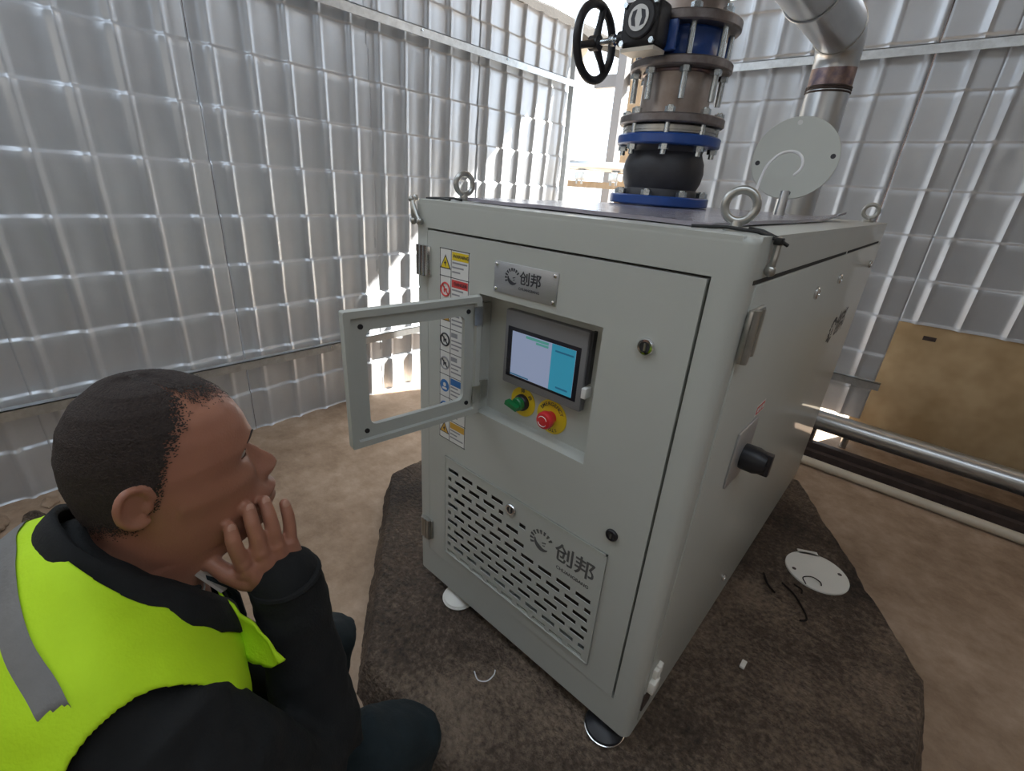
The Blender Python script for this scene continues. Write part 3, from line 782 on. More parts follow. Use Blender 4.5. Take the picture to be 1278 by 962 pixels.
sp = thing('pipe_spool', (AX, AY, zt + 0.060), 'short bare steel spool pipe between two dark flanges', 'pipe')
z1 = zt + 0.0595
make('flange', flange(B(), z1, z1 + 0.026, 0.168), 'flangesteel', sp)
b = B(); b.lathe([(0.10, 0), (0.109, 0), (0.109, 0.134), (0.10, 0.134)], (AX, AY, z1 + .020), (0, 0, 1), 48); make('pipe', b, 'rawsteel', sp)
b = B(); b.torus((AX, AY, z1 + .028), (0, 0, 1), 0.110, 0.006, 48, 8).torus((AX, AY, z1 + .148), (0, 0, 1), 0.110, 0.006, 48, 8); make('weld_bead', b, 'weld', sp)
z2 = z1 + 0.150
make('flange', flange(B(), z2, z2 + 0.026, 0.158), 'flangesteel', sp)
bolt_ring(sp, zt - .030, z1 + .046, 0.147, 8, 22, rad=0.009, head=[(z1 + .027, True), (zt - .001, False)])

vv = thing('butterfly_valve', (AX, AY, z2 + 0.027), 'blue butterfly valve with black gear box and spoked handwheel', 'valve')
z3 = z2 + 0.0265
b = B(); b.lathe([(0.10, 0), (0.116, 0), (0.118, .006), (0.112, .014), (0.112, .066), (0.118, .074), (0.116, .080), (0.10, .080)], (AX, AY, z3), (0, 0, 1), 48)
b.cyl((AX, AY - .10, z3 + .040), (AX, AY - .165, z3 + .040), 0.034, n=24)
b.box(AX - .05, AX + .05, AY - .172, AY - .155, z3 + .004, z3 + .078, bev=.004)
make('body', b, 'blue', vv)
gx, gy, gz = AX - .025, AY - .215, z3 + .048
b = B(); b.box(gx - .062, gx + .055, gy - .035, gy + .045, gz - .045, gz + .065, bev=.014, seg=3)
b.cyl((gx, gy - .030, gz + .018), (gx, gy - .045, gz + .018), 0.048, n=32, bev=.003)
b.cyl((gx - .058, gy + .005, gz - .012), (gx - .085, gy + .005, gz - .012), 0.020, n=20)
gb = make('gear_box', b, 'blackcast', vv)
b = B(); b.cyl((gx, gy - .045, gz + .018), (gx, gy - .0475, gz + .018), 0.031, n=32); make('indicator', b, 'labelwhite', gb)
b = B()
for s_ in (-1, 1):
    b.plate([(gx + s_ * .006, gy - .0476, gz + .018 + .020), (gx + s_ * .019, gy - .0476, gz + .018 + .016), (gx + s_ * .023, gy - .0476, gz + .018), (gx + s_ * .019, gy - .0476, gz + .018 - .016), (gx + s_ * .006, gy - .0476, gz + .018 - .020), (gx + s_ * .011, gy - .0476, gz + .018)], (0, -.0006, 0))
make('indicator_mark', b, 'ink', gb)
for dx, dz in ((-.05, -.036), (.045, -.036), (-.05, .055), (.045, .055)):
    make('bolt', B().hexnut((gx + dx, gy - .034, gz + dz), (0, -1, 0), 0.008, 0.008), 'zincbolt', gb)
b = B(); b.box(gx - .055, gx + .05, gy - .03, gy + .04, gz - .056, gz - .046); make('base_plate', b, 'yellow' if False else 'pvc', gb)
wx, wy, wz = gx - .172, gy + .005, gz - .012
b = B(); b.cyl((gx - .080, wy, wz), (wx - .012, wy, wz), 0.009, n=14).cyl((gx - .10, wy, wz), (gx - .115, wy, wz), 0.015, n=14); make('shaft', b, 'zincbolt', vv)
b = B(); b.torus((wx, wy, wz), (1, 0, 0), 0.098, 0.0125, 44, 12)
b.cyl((wx - .016, wy, wz), (wx + .016, wy, wz), 0.021, n=20)
for k in range(3):
    a = math.radians(75 + 120 * k); c_, s_ = math.cos(a), math.sin(a)
    b.tube([(wx, wy + .012 * c_, wz + .012 * s_), (wx, wy + .055 * c_, wz + .055 * s_), (wx, wy + .095 * c_, wz + .095 * s_)], [.013, .010, .011], 10)
make('handwheel', b, 'blackcast', vv)
b = B(); b.cyl((wx, wy - .03, wz + .092), (wx - .055, wy - .03, wz + .092), .009, n=12) if False else b.hexnut((wx - .016, wy, wz), (-1, 0, 0), .010, .008)
make('wheel_nut', b, 'zincbolt', vv)

up_ = thing('upper_pipe', (AX, AY, z3 + .081), 'bare steel riser pipe with dark flange above the blue valve', 'pipe')
z4 = z3 + .0805
make('flange', flange(B(), z4, z4 + .028, 0.160), 'flangesteel', up_)
b = B(); b.lathe([(0.10, 0), (0.109, 0), (0.109, 1.02), (0.10, 1.02)], (AX, AY, z4 + .02), (0, 0, 1), 48); make('pipe', b, 'rawsteel', up_)
bolt_ring(up_, z2 - .085, z4 + .052, 0.136, 8, 32, rad=0.0095, head=[(z4 + .029, True), (z2 - .001, False)], name='stud')

# ------------------------------------------------------------------ overhead galvanised pipe behind the cabinet
px_, py_ = 0.425, 1.93
op = thing('galvanised_pipe', (px_, py_, ZF), 'large galvanised pipe rising behind the cabinet and turning overhead', 'pipe')
b = B(); b.cyl((px_, py_, ZF), (px_, py_, 1.715), 0.086, n=40); make('riser', b, 'galvpipe', op)
b = B(); b.cyl((px_, py_, 1.712), (px_, py_, 1.80), 0.086, n=40); make('heat_tinted_collar', b, 'weld', op)
b = B()
for z in (1.702, 1.713, 1.722): b.torus((px_, py_, z), (0, 0, 1), 0.0865, 0.004, 40, 8)
make('weld_bead', b, 'rust', op)
b = B(); b.tube([(px_, py_, 1.795), (px_, py_ - .004, 1.84), (px_, py_ - .03, 1.885), (px_, py_ - .075, 1.912), (px_, py_ - .12, 1.918), (px_, py_ - .2, 1.918)], [.0865, .087, .090, .092, .092, .092], 40); make('elbow', b, 'galvpipe', op)
b = B(); b.cyl((px_, py_ - .20, 1.918), (px_, -1.4, 1.918), 0.092, n=40); make('overhead_run', b, 'galvpipe', op)
b = B(); b.torus((px_, py_ - .115, 1.918), (0, 1, 0), 0.0915, 0.004, 40, 8); make('elbow_weld', b, 'steel', op)
for y in (1.35, -0.9):
    b = B(); b.torus((px_, y, 1.918), (0, 1, 0), 0.095, 0.004, 32, 8).cyl((px_, y, 2.012), (px_, y, 3.04), 0.005, n=8); make('hanger', b, 'galv', op)

# ------------------------------------------------------------------ upright disc and film drawn as a loop of hose on the lid
dc = Vector((0.597, 0.985, 1.375)); dn = Vector((0.22, -0.96, 0.16)).normalized()
ud = thing('port_cover', (dc.x, dc.y, H + .012), 'pale grey round port cover with holes standing upright on the cabinet lid', 'cover')
def holed_disc(c, nrm, R, t, holes, n=64):
    """disc with round through-holes drawn as recessed cups"""
    b = B(); b.cyl(Vector(c) - nrm * t / 2, Vector(c) + nrm * t / 2, R, n=n, bev=t * .2); return b
make('disc', holed_disc(dc, dn, 0.118, 0.008, []), 'greydisc', ud)
t_ = dn.cross(Vector((0, 0, 1))).normalized() * -1; u_ = t_.cross(dn); u_ = u_ if u_.z > 0 else -u_
for a in (96, 5, 190, 275):
    c = dc + (t_ * math.cos(math.radians(a)) + u_ * math.sin(math.radians(a))) * 0.100
    make('hole', B().cyl(c - dn * .0046, c + dn * .0046, 0.007, n=16), 'rubber' if a != 96 else 'labelwhite', ud)
b = B(); f0 = dc - u_ * 0.115; b.tube([f0 + u_ * .02, f0 - u_ * .010, Vector((f0.x, f0.y, H + .012))], [.014, .014, .016], 14); make('stub', b, 'galvpipe', ud)
c0 = dc - dn * 0.0 + Vector((0, 0, 0))
def smooth_path(P, k=6):
    P = [Vector(p) for p in P]; out = []
    for i in range(len(P) - 1):
        a, b_, c, d = P[max(0, i - 1)], P[i], P[i + 1], P[min(len(P) - 1, i + 2)]
        for q in range(k):
            t = q / k; out.append(0.5 * ((2 * b_) + (c - a) * t + (2 * a - 5 * b_ + 4 * c - d) * t * t + (3 * b_ - a - 3 * c + d) * t ** 3))
    return out + [P[-1]]
loop = [Vector((0.575, 0.80, H + .014)), Vector((0.565, 0.80, 1.255)), Vector((0.562, 0.82, 1.30)), Vector((0.565, 0.845, 1.345)), Vector((0.585, 0.870, 1.378)), Vector((0.615, 0.885, 1.386)), Vector((0.640, 0.885, 1.372)), Vector((0.648, 0.88, 1.345)), Vector((0.636, 0.875, 1.325))]
tag(make('strand', B().tube(smooth_path(loop), 0.0042, 8, ends=True), 'strand'), 'thin white hose standing in for clear film in front of the upright round cover', 'strand')  # white tube stands in for a bulge of clear plastic film

# ------------------------------------------------------------------ things on the plinth and floor
fc = Vector((1.047, 1.09, ZP + .004))
fcv = thing('round_lid', (fc.x, fc.y, ZP), 'white round plastic lid with two holes lying on the plinth', 'lid')
b = B(); b.cyl(fc - Vector((0, 0, .004)), fc + Vector((0, 0, .004)), 0.108, n=56, bev=.0016); make('disc', b, 'whiteplastic', fcv)
b = B(); a = math.radians(118)
b.plate([fc + Vector((math.cos(a - .38) * .100, math.sin(a - .38) * .100, .0)), fc + Vector((math.cos(a - .30) * .124, math.sin(a - .30) * .124, .0)), fc + Vector((math.cos(a + .30) * .124, math.sin(a + .30) * .124, .0)), fc + Vector((math.cos(a + .38) * .100, math.sin(a + .38) * .100, .0))], (0, 0, .004)); make('tab', b, 'whiteplastic', fcv)
for a in (35, 215):
    c = fc + Vector((math.cos(math.radians(a)) * .084, math.sin(math.radians(a)) * .084, .0035))
    make('hole', B().cyl(c, c + Vector((0, 0, .0009)), 0.0075, n=16), 'rust', fcv)
def wire(name, pts, r, material, label, cat):
    return tag(make(name, B().tube(smooth_path(pts), r, 7, ends=True), material), label, cat)
zw = ZP + .004
wire('bent_wire', [(1.03, 0.985, ZP + .010), (1.015, 1.01, ZP + .012), (1.04, 1.035, ZP + .014), (1.068, 1.03, ZP + .013), (1.075, 1.015, ZP + .012)], .002, 'wire', 'thin bent wire lying across the white round lid', 'wire')
wire('iron_rod', [(0.965, 0.93, zw), (1.01, 0.90, zw + .002), (1.055, 0.845, zw), (1.07, 0.81, zw), (1.055, 0.79, zw)], .0035, 'wire', 'dark bent iron rod on the plinth right of the cabinet', 'rod')
wire('rusty_twig', [(0.90, 0.93, zw), (0.925, 0.885, zw), (0.955, 0.86, zw)], .004, 'wire', 'short dark rusty stick beside the bent iron rod', 'stick')
wire('wire_scrap', [(1.00, 0.955, zw), (1.025, 0.945, zw + .003), (1.03, 0.93, zw)], .003, 'wire', 'small curled wire scrap just below the white round lid', 'wire')
wire('white_thread', [(0.40, -0.115, zw), (0.425, -0.125, zw), (0.445, -0.11, zw), (0.448, -0.085, zw + .002), (0.44, -0.07, zw)], .0018, 'strand', 'small white curled thread on the plinth under the cabinet front', 'thread')
b = B(); b.box(0.958, 0.972, 0.466, 0.496, ZP - .002, ZP + .006, bev=.0015)
tag(make('plaster_chip', b, 'whiteplastic'), 'tiny white chip lying on the dark plinth', 'chip')
b = B(); b.ell((0.0, 0.0, 0), (.013, .007, .005), n=10, k=6).ell((.012, .006, .002), (.008, .005, .004), n=8, k=5)
for v in b.bm.verts: v.co += Vector((-0.13, -0.30, ZF + .004))
tag(make('orange_scrap', b, 'red'), 'tiny orange-red scrap on the floor left of the plinth', 'scrap')

b = B(); b.cyl((0.05, 2.225, ZF + .026), (3.3, 2.225, ZF + .026), 0.026, n=20); tag(make('plastic_pipe', b, 'pvc'), 'cream plastic pipe lying on the floor along the back wall', 'pipe')
b = B(); b.cyl((0.60, 2.47, 0.028), (3.35, 2.47, 0.028), 0.060, n=28); hp = tag(make('floor_pipe', b, 'galvpipe', origin=(1.9, 2.47, -.03)), 'long galvanised pipe running low along the back wall', 'pipe')
for x in (0.75, 2.4):
    make('saddle', B().box(x - .03, x + .03, 2.42, 2.52, ZF, -0.028), 'rust', hp)
b = B(); b.box(0.5, 3.3, 2.30, 2.34, ZF, ZF + .06).box(0.5, 3.3, 2.34, 2.60, ZF, ZF + .008).box(0.5, 3.3, 2.37, 2.385, ZF, ZF + .085)
tag(make('steel_channel', b, 'rust'), 'dark rusty steel channel on the floor beneath the galvanised pipe', 'channel')
b = B(); b.cyl((0.93, 2.66, ZF), (0.93, 2.66, 0.0), 0.02, n=12)
tag(make('pipe_stub', b, 'galvpipe'), 'short vertical pipe stub behind the low galvanised pipe', 'pipe')

# rubble in the far left corner of the floor
for i, (x, y, s_, la) in enumerate(((-1.50, -1.02, .05, 'flat grey rubble lump at the foot of the left wall'), (-1.46, -0.90, .035, 'smaller dark rubble lump beside the flat grey one'), (-1.55, -0.84, .03, 'pale rubble lump tucked against the left wall'))):
    b = B(); b.ell((0, 0, 0), (s_ * 1.5, s_, s_ * .35), n=14, k=9)
    for v in b.bm.verts:
        v.co += Vector((noise.noise(v.co * 40 + Vector((i, 0, 0))), noise.noise(v.co * 40 + Vector((0, i, 5))), noise.noise(v.co * 40 + Vector((9, 0, i))) * .5)) * s_ * .4
        v.co.z = max(v.co.z, -s_ * .2); v.co += Vector((x, y, ZF + s_ * .2))
    tag(make('rubble', b, ('floor', 'plinth', 'floor')[i], ang=20), la, 'rubble', 'rubble by the left wall')

# ------------------------------------------------------------------ yard seen through the gap
b = B(); b.cyl((-2.6, 3.55, 1.475), (-0.4, 3.55, 1.43), 0.045, n=20)
yp = tag(make('yard_pipe', b, 'galvpipe', origin=(-2, 3.55, 1.4)), 'bright galvanised pipe crossing the gap outside', 'pipe')
for x in (-1.95, -1.55):
    make('bolted_clamp', B().box(x - .05, x + .05, 3.50, 3.60, 1.33, 1.40, bev=.005).cyl((x - .03, 3.52, 1.29), (x - .03, 3.52, 1.40), .012, n=8).cyl((x + .03, 3.52, 1.29), (x + .03, 3.52, 1.40), .012, n=8), 'steel', yp)
for x in (-2.5, -0.6): make('pipe_stand', B().box(x - .03, x + .03, 3.52, 3.58, ZF - .02, 1.40), 'steel', yp)
b = B(); b.box(-2.3, -2.24, 3.62, 3.72, ZF - .02, 1.26).box(-0.76, -0.70, 3.62, 3.72, ZF - .02, 1.26); b.box(-2.6, -0.4, 3.62, 3.72, 1.26, 1.32)
tag(make('timber_rail', b, 'wood'), 'pale timber rail just under the yard pipe', 'timber')
b = B(); b.box(-2.16, -2.06, 4.30, 4.40, ZF - .02, 3.4); tag(make('steel_post', b, 'greybezel'), 'grey steel post standing in the yard', 'post')
b = B(); b.box(-1.98, -1.80, 4.30, 4.40, ZF - .02, 3.4); tag(make('timber_post', b, 'wood'), 'pale timber post beside the grey post in the yard', 'post')
b = B(); b.box(-2.5, -0.6, 4.40, 4.47, 2.30, 2.42); tag(make('crossbeam', b, 'greybezel'), 'grey beam across the posts in the yard', 'beam')
# neighbouring thatched eave over the left wall
b = B(); eave = []
for i in range(25):
    y = 2.4 + 0.18 * i
    r = []
    for dx, dz in ((0, 0), (-.03, .10), (-.5, .30), (-1.6, .75), (-1.6, .60), (-.5, .12)):
        r.append((-3.0 + dx + .03 * noise.noise(Vector((y * 7, dx, 1))), y, 2.96 + dz + .05 * noise.noise(Vector((y * 5, dx * 3, 4)))))
    eave.append(r)
b.rings(eave); ho = thing('neighbour_eave', (-3, 4.5, ZF), 'dark thatched eave of a hut beyond the corner', 'roof')
make('thatch', b, 'thatch', ho)
make('hut_wall', B().box(-4.55, -4.2, 2.45, 6.6, ZF, 3.50), 'plaster', ho)

# ------------------------------------------------------------------ person squatting in front of the cabinet
PX = 0.40
man = thing('person', (PX, -0.74, ZF), 'person with cropped hair in yellow safety vest squatting with chin on hand', 'person')
def lerp_table(tab, z):
    """smooth interpolation of (z, value) pairs in falling z"""
    if z >= tab[0][0]: return tab[0][1]
    for (za, va), (zb, vb) in zip(tab, tab[1:]):
        if z >= zb:
            t = (za - z) / (za - zb); return va + (vb - va) * t
    return tab[-1][1]
def smooth_tab(tab, z, s=0.004):
    return sum(lerp_table(tab, z + d * s) * w_ for d, w_ in ((-1, .25), (0, .5), (1, .25)))
FRONT = [(1.024, -.690), (1.021, -.664), (1.017, -.647), (1.006, -.627), (.990, -.610), (.975, -.598), (.955, -.589), (.935, -.585), (.926, -.584),
         (.915, -.589), (.905, -.594), (.890, -.593), (.870, -.588), (.856, -.584), (.846, -.577), (.838, -.569), (.832, -.563), (.826, -.562), (.822, -.569), (.819, -.569), (.814, -.564), (.806, -.566),
         (.799, -.575), (.792, -.572), (.785, -.573), (.778, -.580), (.772, -.595), (.767, -.625), (.762, -.650), (.752, -.663), (.73, -.669), (.66, -.668)]
BACK = [(1.024, -.690), (1.021, -.712), (1.015, -.726), (.998, -.748), (.975, -.763), (.945, -.772), (.915, -.774), (.885, -.771), (.86, -.766), (.84, -.765), (.80, -.772), (.75, -.785), (.66, -.81)]
HALF = [(1.024, .002), (1.021, .026), (1.015, .042), (1.0, .058), (.98, .069), (.955, .0755), (.925, .078), (.895, .0755), (.865, .0715), (.84, .068), (.815, .063), (.795, .058), (.78, .055), (.765, .0545), (.74, .056), (.70, .060), (.66, .066)]
def head_point(a, z, grow=0.0):
    yf = smooth_tab(FRONT, z); yb = lerp_table(BACK, z); hw = lerp_table(HALF, z)
    yc_ = -0.688 if z > .80 else -0.70
    c = math.cos(a); s = math.sin(a)
    nf = 2.45 if .775 < z < .99 else 2.1
    if c >= 0:
        X = hw * math.copysign(abs(s) ** (2 / nf), s); Y = yc_ + (yf - yc_) * abs(c) ** (2 / nf)
        # the jaw tapers towards the chin
        if z < .86: X *= 1 - 0.32 * min(1, (.86 - z) / .07) * abs(c) ** 1.5
    else:
        X = hw * s; Y = yc_ + (yb - yc_) * abs(c)
    if c > 0:
        g = lambda x0, z0, sx, sz: math.exp(-((abs(X) - x0) / sx) ** 2 - ((z - z0) / sz) ** 2)
        # nose
        ridge = lerp_table([(.920, 0), (.905, .006), (.890, .017), (.874, .028), (.864, .0325), (.856, .0315), (.850, .022), (.845, .004), (.84, 0)], z)
        wn = lerp_table([(.915, .009), (.88, .0105), (.862, .0145), (.85, .016), (.84, .013)], z)
        Y += ridge * math.exp(-(X / wn) ** 2)
        Y += 0.009 * g(.0155, .856, .007, .008)                              # nostril wings
        Y -= 0.0155 * g(.033, .912, .015, .0115)                               # eye sockets
        Y += 0.0035 * g(.030, .929, .020, .006)                              # brow ridge
        Y += 0.0040 * g(.045, .880, .016, .014)                              # cheekbones
        Y -= 0.0035 * math.exp(-((z - .8215) / .0028) ** 2 - (X / .024) ** 2)  # mouth line
        Y += 0.0030 * math.exp(-((z - .830) / .004) ** 2 - (X / .018) ** 2) + 0.0030 * math.exp(-((z - .813) / .004) ** 2 - (X / .017) ** 2)
        Y -= 0.0020 * g(.026, .845, .005, .014)                              # fold beside the nose
        X += math.copysign(0.003 * g(.060, .882, .03, .016), X)
    if grow:
        n_ = Vector((X, (Y - yc_), (z - .92) * 0.9)).normalized(); X += n_.x * grow; Y += n_.y * grow; z += n_.z * grow
    return Vector((PX + X, Y, z))
zlev = []
z = 1.0238
while z > .66:
    zlev.append(z); z -= 0.0012 if z > 1.012 else 0.003
NA = 120
body = B()
rings = [[head_point(2 * math.pi * j / NA, z) for j in range(NA)] for z in zlev]
body.rings(rings)
# ears
for s_ in (1, -1):
    rot = Matrix.Rotation(math.radians(-14), 3, 'X') @ Matrix.Rotation(math.radians(s_ * 24), 3, 'Z')
    ec = Vector((PX + s_ * .0785, -.728, .911))
    body.ell(ec, (.0052, .0170, .0225), rot, 18, 12)
    pts_ = []
    for i in range(22):
        a = math.radians(-60 + 285 * i / 21)
        pts_.append(ec + rot @ Vector((s_ * .0045, -.0185 * math.sin(a), .0232 * math.cos(a - 0.3))))
    body.tube(pts_, .0046, 8, ends=True)
    body.ell(ec + rot @ Vector((s_ * .002, .005, -.019)), (.0055, .009, .010), None, 12, 8)
    body.ell(ec + rot @ Vector((s_ * .004, .013, -.004)), (.005, .005, .008), None, 10, 8)
def limb(b, pts, rad, n=16): return b.tube(pts, rad, n, ends=True)
# torso, arms and legs of the figure under the clothes
limb(body, [(PX, -.725, .74), (PX, -.78, .64), (PX, -.84, .45), (PX, -.86, .16)], [.055, .10, .10, .11], 20)
SH = (0.585, -.762, .675)
limb(body, [SH, (.578, -.67, .49), (.555, -.605, .43), (.505, -.594, .58), (.478, -.598, .715)], [.04, .036, .034, .03, .024])
limb(body, [(.225, -.762, .675), (.215, -.69, .48), (.225, -.64, .385), (.28, -.60, .345), (.335, -.575, .325)], [.04, .036, .034, .03, .022])
limb(body, [(.45, -.77, .67), SH], [.06, .045]); limb(body, [(.35, -.77, .67), (.225, -.762, .675)], [.06, .045])
for s_ in (1, -1):
    limb(body, [(PX + s_ * .09, -.86, .13), (PX + s_ * .15, -.49, .27), (PX + s_ * .15, -.56, -.08)], [.06, .034, .03])
# right hand held against the jaw: wrist, palm, four fingers and thumb
wr_ = Vector((.478, -.598, .715))
knk = [Vector((.4760, -.640, .772)), Vector((.4775, -.618, .777)), Vector((.4755, -.597, .773)), Vector((.4715, -.577, .764))]
tips = [[(.4775, -.6440, .796), (.4765, -.6455, .815), (.4705, -.6440, .829)],
        [(.4770, -.6190, .805), (.4725, -.6195, .826), (.4640, -.6180, .842)],
        [(.4735, -.5965, .801), (.4670, -.5965, .822), (.4570, -.5960, .838)],
        [(.4690, -.5735, .788), (.4640, -.5715, .806), (.4570, -.5715, .821)]]
palm = B()
for i, k in enumerate(knk):
    base = wr_ + Vector((-.004, (-.020, -.007, .007, .020)[i], .004))
    limb(body, [base, base.lerp(k, .5) + Vector((.003, 0, 0)), k], [.0165, .0145, .0112], 14)
    r0 = (.0097, .0099, .0096, .0088)[i]
    limb(body, [k, Vector(tips[i][0]), Vector(tips[i][1]), Vector(tips[i][2])], [r0 * 1.08, r0, r0 * .95, r0 * .84], 14)
    body.ell(k + Vector((.003, 0, .002)), (.0095, .0105, .0105), None, 12, 8)
for a_, c_ in zip(knk, knk[1:]): limb(body, [a_ + Vector((0, 0, -.014)), c_ + Vector((0, 0, -.014))], [.0115, .0115], 12)
limb(body, [wr_ + Vector((-.004, -.014, .004)), (.470, -.640, .742), (.462, -.658, .758), (.450, -.668, .774), (.440, -.670, .786)], [.017, .0165, .0125, .0105, .0088], 14)
# left hand lying over the left knee
lw = Vector((.335, -.575, .325))
for i in range(4):
    dx = (-.02, -.007, .007, .02)[i]
    limb(body, [lw, lw + Vector((.045, .012 + dx, .012)), lw + Vector((.085, .022 + dx * 1.5, .002))], [.018, .013, .0105], 12)
    limb(body, [lw + Vector((.085, .022 + dx * 1.5, .002)), lw + Vector((.115, .028 + dx * 1.6, -.014)), lw + Vector((.135 - abs(dx) * .3, .030 + dx * 1.6, -.038))], [.0098, .009, .0078], 12)
limb(body, [lw, lw + Vector((.035, -.030, .006)), lw + Vector((.070, -.045, -.006))], [.015, .0115, .009], 12)
bo_ = make('body', body, 'skin', man, smooth=True, ang=180)
rm = bo_.modifiers.new('one_surface', 'REMESH'); rm.mode = 'VOXEL'; rm.voxel_size = 0.0024; rm.use_smooth_shade = True
sm = bo_.modifiers.new('soften', 'SMOOTH'); sm.factor = 0.5; sm.iterations = 4

# fingernails of the raised hand
for i in range(4):
    a_ = Vector(tips[i][1]); c_ = Vector(tips[i][2]); d = (c_ - a_).normalized()
    nrm_ = Vector((1, 0.05, 0.35)); nrm_ = (nrm_ - d * nrm_.dot(d)).normalized(); sd_ = d.cross(nrm_)
    b = B(); rot = Matrix((sd_, d, nrm_)).transposed()
    b.ell(c_ + d * .0 + nrm_ * .0062, (.0050, .0062, .0016), rot, 12, 8)
    MT.setdefault('nail', mat('fingernail', (.46, .25, .18), .3)); make('fingernail', b, 'nail', man)
# eyes
for s_ in (1, -1):
    ec = Vector((PX + s_ * .0345, -.6135, .9115))
    b = B(); b.ell(ec, (.0125, .0125, .0115), None, 20, 14); ey = make('eye', b, 'eyewhite', man)
    b = B(); gz_ = Vector((0.02, .97, .18)).normalized(); b.ell(ec + gz_ * .0105, (.0052, .0030, .0052), None, 16, 10); make('iris', b, 'iris', ey)
    # lids
    for up_s, a0 in ((1, 24), (-1, -26)):
        b = B(); rs = []
        for i in range(9):
            e_ = math.radians(a0 + up_s * 9 * i)
            rs.append([ec + Vector((math.sin(t) * math.cos(e_) * .0138, math.cos(t) * math.cos(e_) * .0142, math.sin(e_) * .0132)) for t in [math.radians(-95 + 190 * j / 14) for j in range(15)]])
        vs = [[b.bm.verts.new(p) for p in r] for r in rs]
        for i in range(8):
            for j in range(14): b.bm.faces.new((vs[i][j], vs[i][j + 1], vs[i + 1][j + 1], vs[i + 1][j]))
        make('eyelid', b, 'skin', man)
    b = B(); pts_ = [head_point(math.copysign(math.asin(min(.99, ((.020 + .030 * k / 8) / .074) ** (2.45 / 2))), s_), .928 + .005 * math.sin(math.pi * k / 8), -.0002) for k in range(9)]
    b.tube(pts_, [.0006, .0011, .0014, .0016, .0016, .0015, .0013, .001, .0006], 6); make('eyebrow', b, 'hair', man)

# cropped hair: a close shell over scalp, temples and nape
def hair_line(a):
    c = math.cos(a)
    if c > 0.45: return 1.003 - .018 * (c - .45) / .55          # M-shaped receding hairline
    if c > 0.0: return .952 + .051 * (c / .45) ** .8
    if c > -.22: return .900 + .052 * ((c + .22) / .22) ** 1.2
    return .900 - .030 * min(1, (-c - .22) / .3) - .010 * min(1, max(0, (-c - .5) / .4))
b = B(); NH = 420; rnd = random.Random(3)
zl = []; z = 1.0238
while z > .845: zl.append(z); z -= .0011
vg = {}
for i in range(len(zl) - 1):
    for j in range(NH):
        a = 2 * math.pi * (j + .5) / NH; zz = zl[i]
        d = (zz - hair_line(a) - .006 * noise.noise(Vector((math.cos(a) * 9, math.sin(a) * 9, 0)))) / .020     # stubble thins out over the fade
        if d > 1 or (d > -0.35 and rnd.random() < (d + .35) / 1.35):
            f = []
            for r, c in ((i, j), (i, (j + 1) % NH), (i + 1, (j + 1) % NH), (i + 1, j)):
                if (r, c) not in vg:
                    aa = 2 * math.pi * c / NH; z = zl[r]
                    vg[(r, c)] = b.bm.verts.new(head_point(aa, z, .0016 + .0006 * noise.noise(Vector((aa * 60, z * 500, 1)))))
                f.append(vg[(r, c)])
            b.bm.faces.new(f)
if all((0, j) in vg for j in range(NH)): b.bm.faces.new([vg[(0, j)] for j in range(NH)])
make('hair', b, 'hair', man, ang=180)

# clothing: torso rings (centre y, z, half width, half depth, forward tilt)
TR = [(-.865, .06, .165, .125, 0), (-.868, .15, .178, .135, 0), (-.868, .28, .184, .138, 0), (-.858, .40, .192, .136, 2), (-.842, .50, .203, .132, 5), (-.820, .58, .211, .130, 8),
      (-.800, .645, .213, .128, 12), (-.785, .695, .206, .120, 18), (-.772, .735, .186, .108, 26), (-.760, .762, .150, .096, 35), (-.747, .780, .114, .088, 42), (-.735, .790, .092, .082, 47), (-.724, .796, .080, .079, 50)]
def cat(p0, p1, p2, p3, t): return 0.5 * ((2 * p1) + (-p0 + p2) * t + (2 * p0 - 5 * p1 + 4 * p2 - p3) * t * t + (-p0 + 3 * p1 - 3 * p2 + p3) * t ** 3)
def torso_ring(v, grow=0.0, n=72):
    """v runs over the rings, 0 at the hem"""
    i = min(int(v), len(TR) - 2); t = v - i
    g = lambda k: TR[max(0, min(len(TR) - 1, k))]
    cy_, cz_, hw, hd, tl = [cat(g(i - 1)[q], g(i)[q], g(i + 1)[q], g(i + 2)[q], t) for q in range(5)]
    tl = math.radians(tl); out = []
    for j in range(n):
        a = 2 * math.pi * j / n; c = math.cos(a); s = math.sin(a)
        x = (hw + grow) * math.copysign(abs(s) ** .86, s); d = (hd + grow) * math.copysign(abs(c) ** .9, c)
        if c < 0: d *= 1 + .10 * s * s * 0
        out.append(Vector((PX + x, cy_ + d * math.cos(tl), cz_ - d * math.sin(tl))))
    return out
def cloth_noise(p, amp, f=9.0, seed=0.0):
    return amp * (noise.noise(p * f + Vector((seed, 0, 0))) + .5 * noise.noise(p * f * 2.3 + Vector((0, seed, 0))))
NV = len(TR) - 1
jk = B(); jk.rings([torso_ring(NV * k / 40) for k in range(41)])
# sleeves
limb(jk, [(.50, -.775, .672), (.570, -.765, .664), (.592, -.735, .61), (.590, -.69, .52), (.578, -.635, .435), (.560, -.603, .425), (.528, -.596, .50), (.500, -.594, .60), (.484, -.593, .680), (.4815, -.594, .716)],
     [.075, .078, .074, .066, .060, .057, .057, .053, .049, .047], 24)
limb(jk, [(.30, -.775, .672), (.232, -.765, .660), (.205, -.745, .60), (.208, -.70, .50), (.218, -.655, .41), (.228, -.635, .385), (.26, -.61, .358), (.31, -.585, .335)],
     [.075, .078, .072, .064, .058, .055, .050, .042], 24)
jo = make('jacket', jk, 'jacket', man, ang=180)
rm = jo.modifiers.new('one_surface', 'REMESH'); rm.mode = 'VOXEL'; rm.voxel_size = 0.006; rm.use_smooth_shade = True
sm = jo.modifiers.new('soften', 'SMOOTH'); sm.factor = .5; sm.iterations = 5
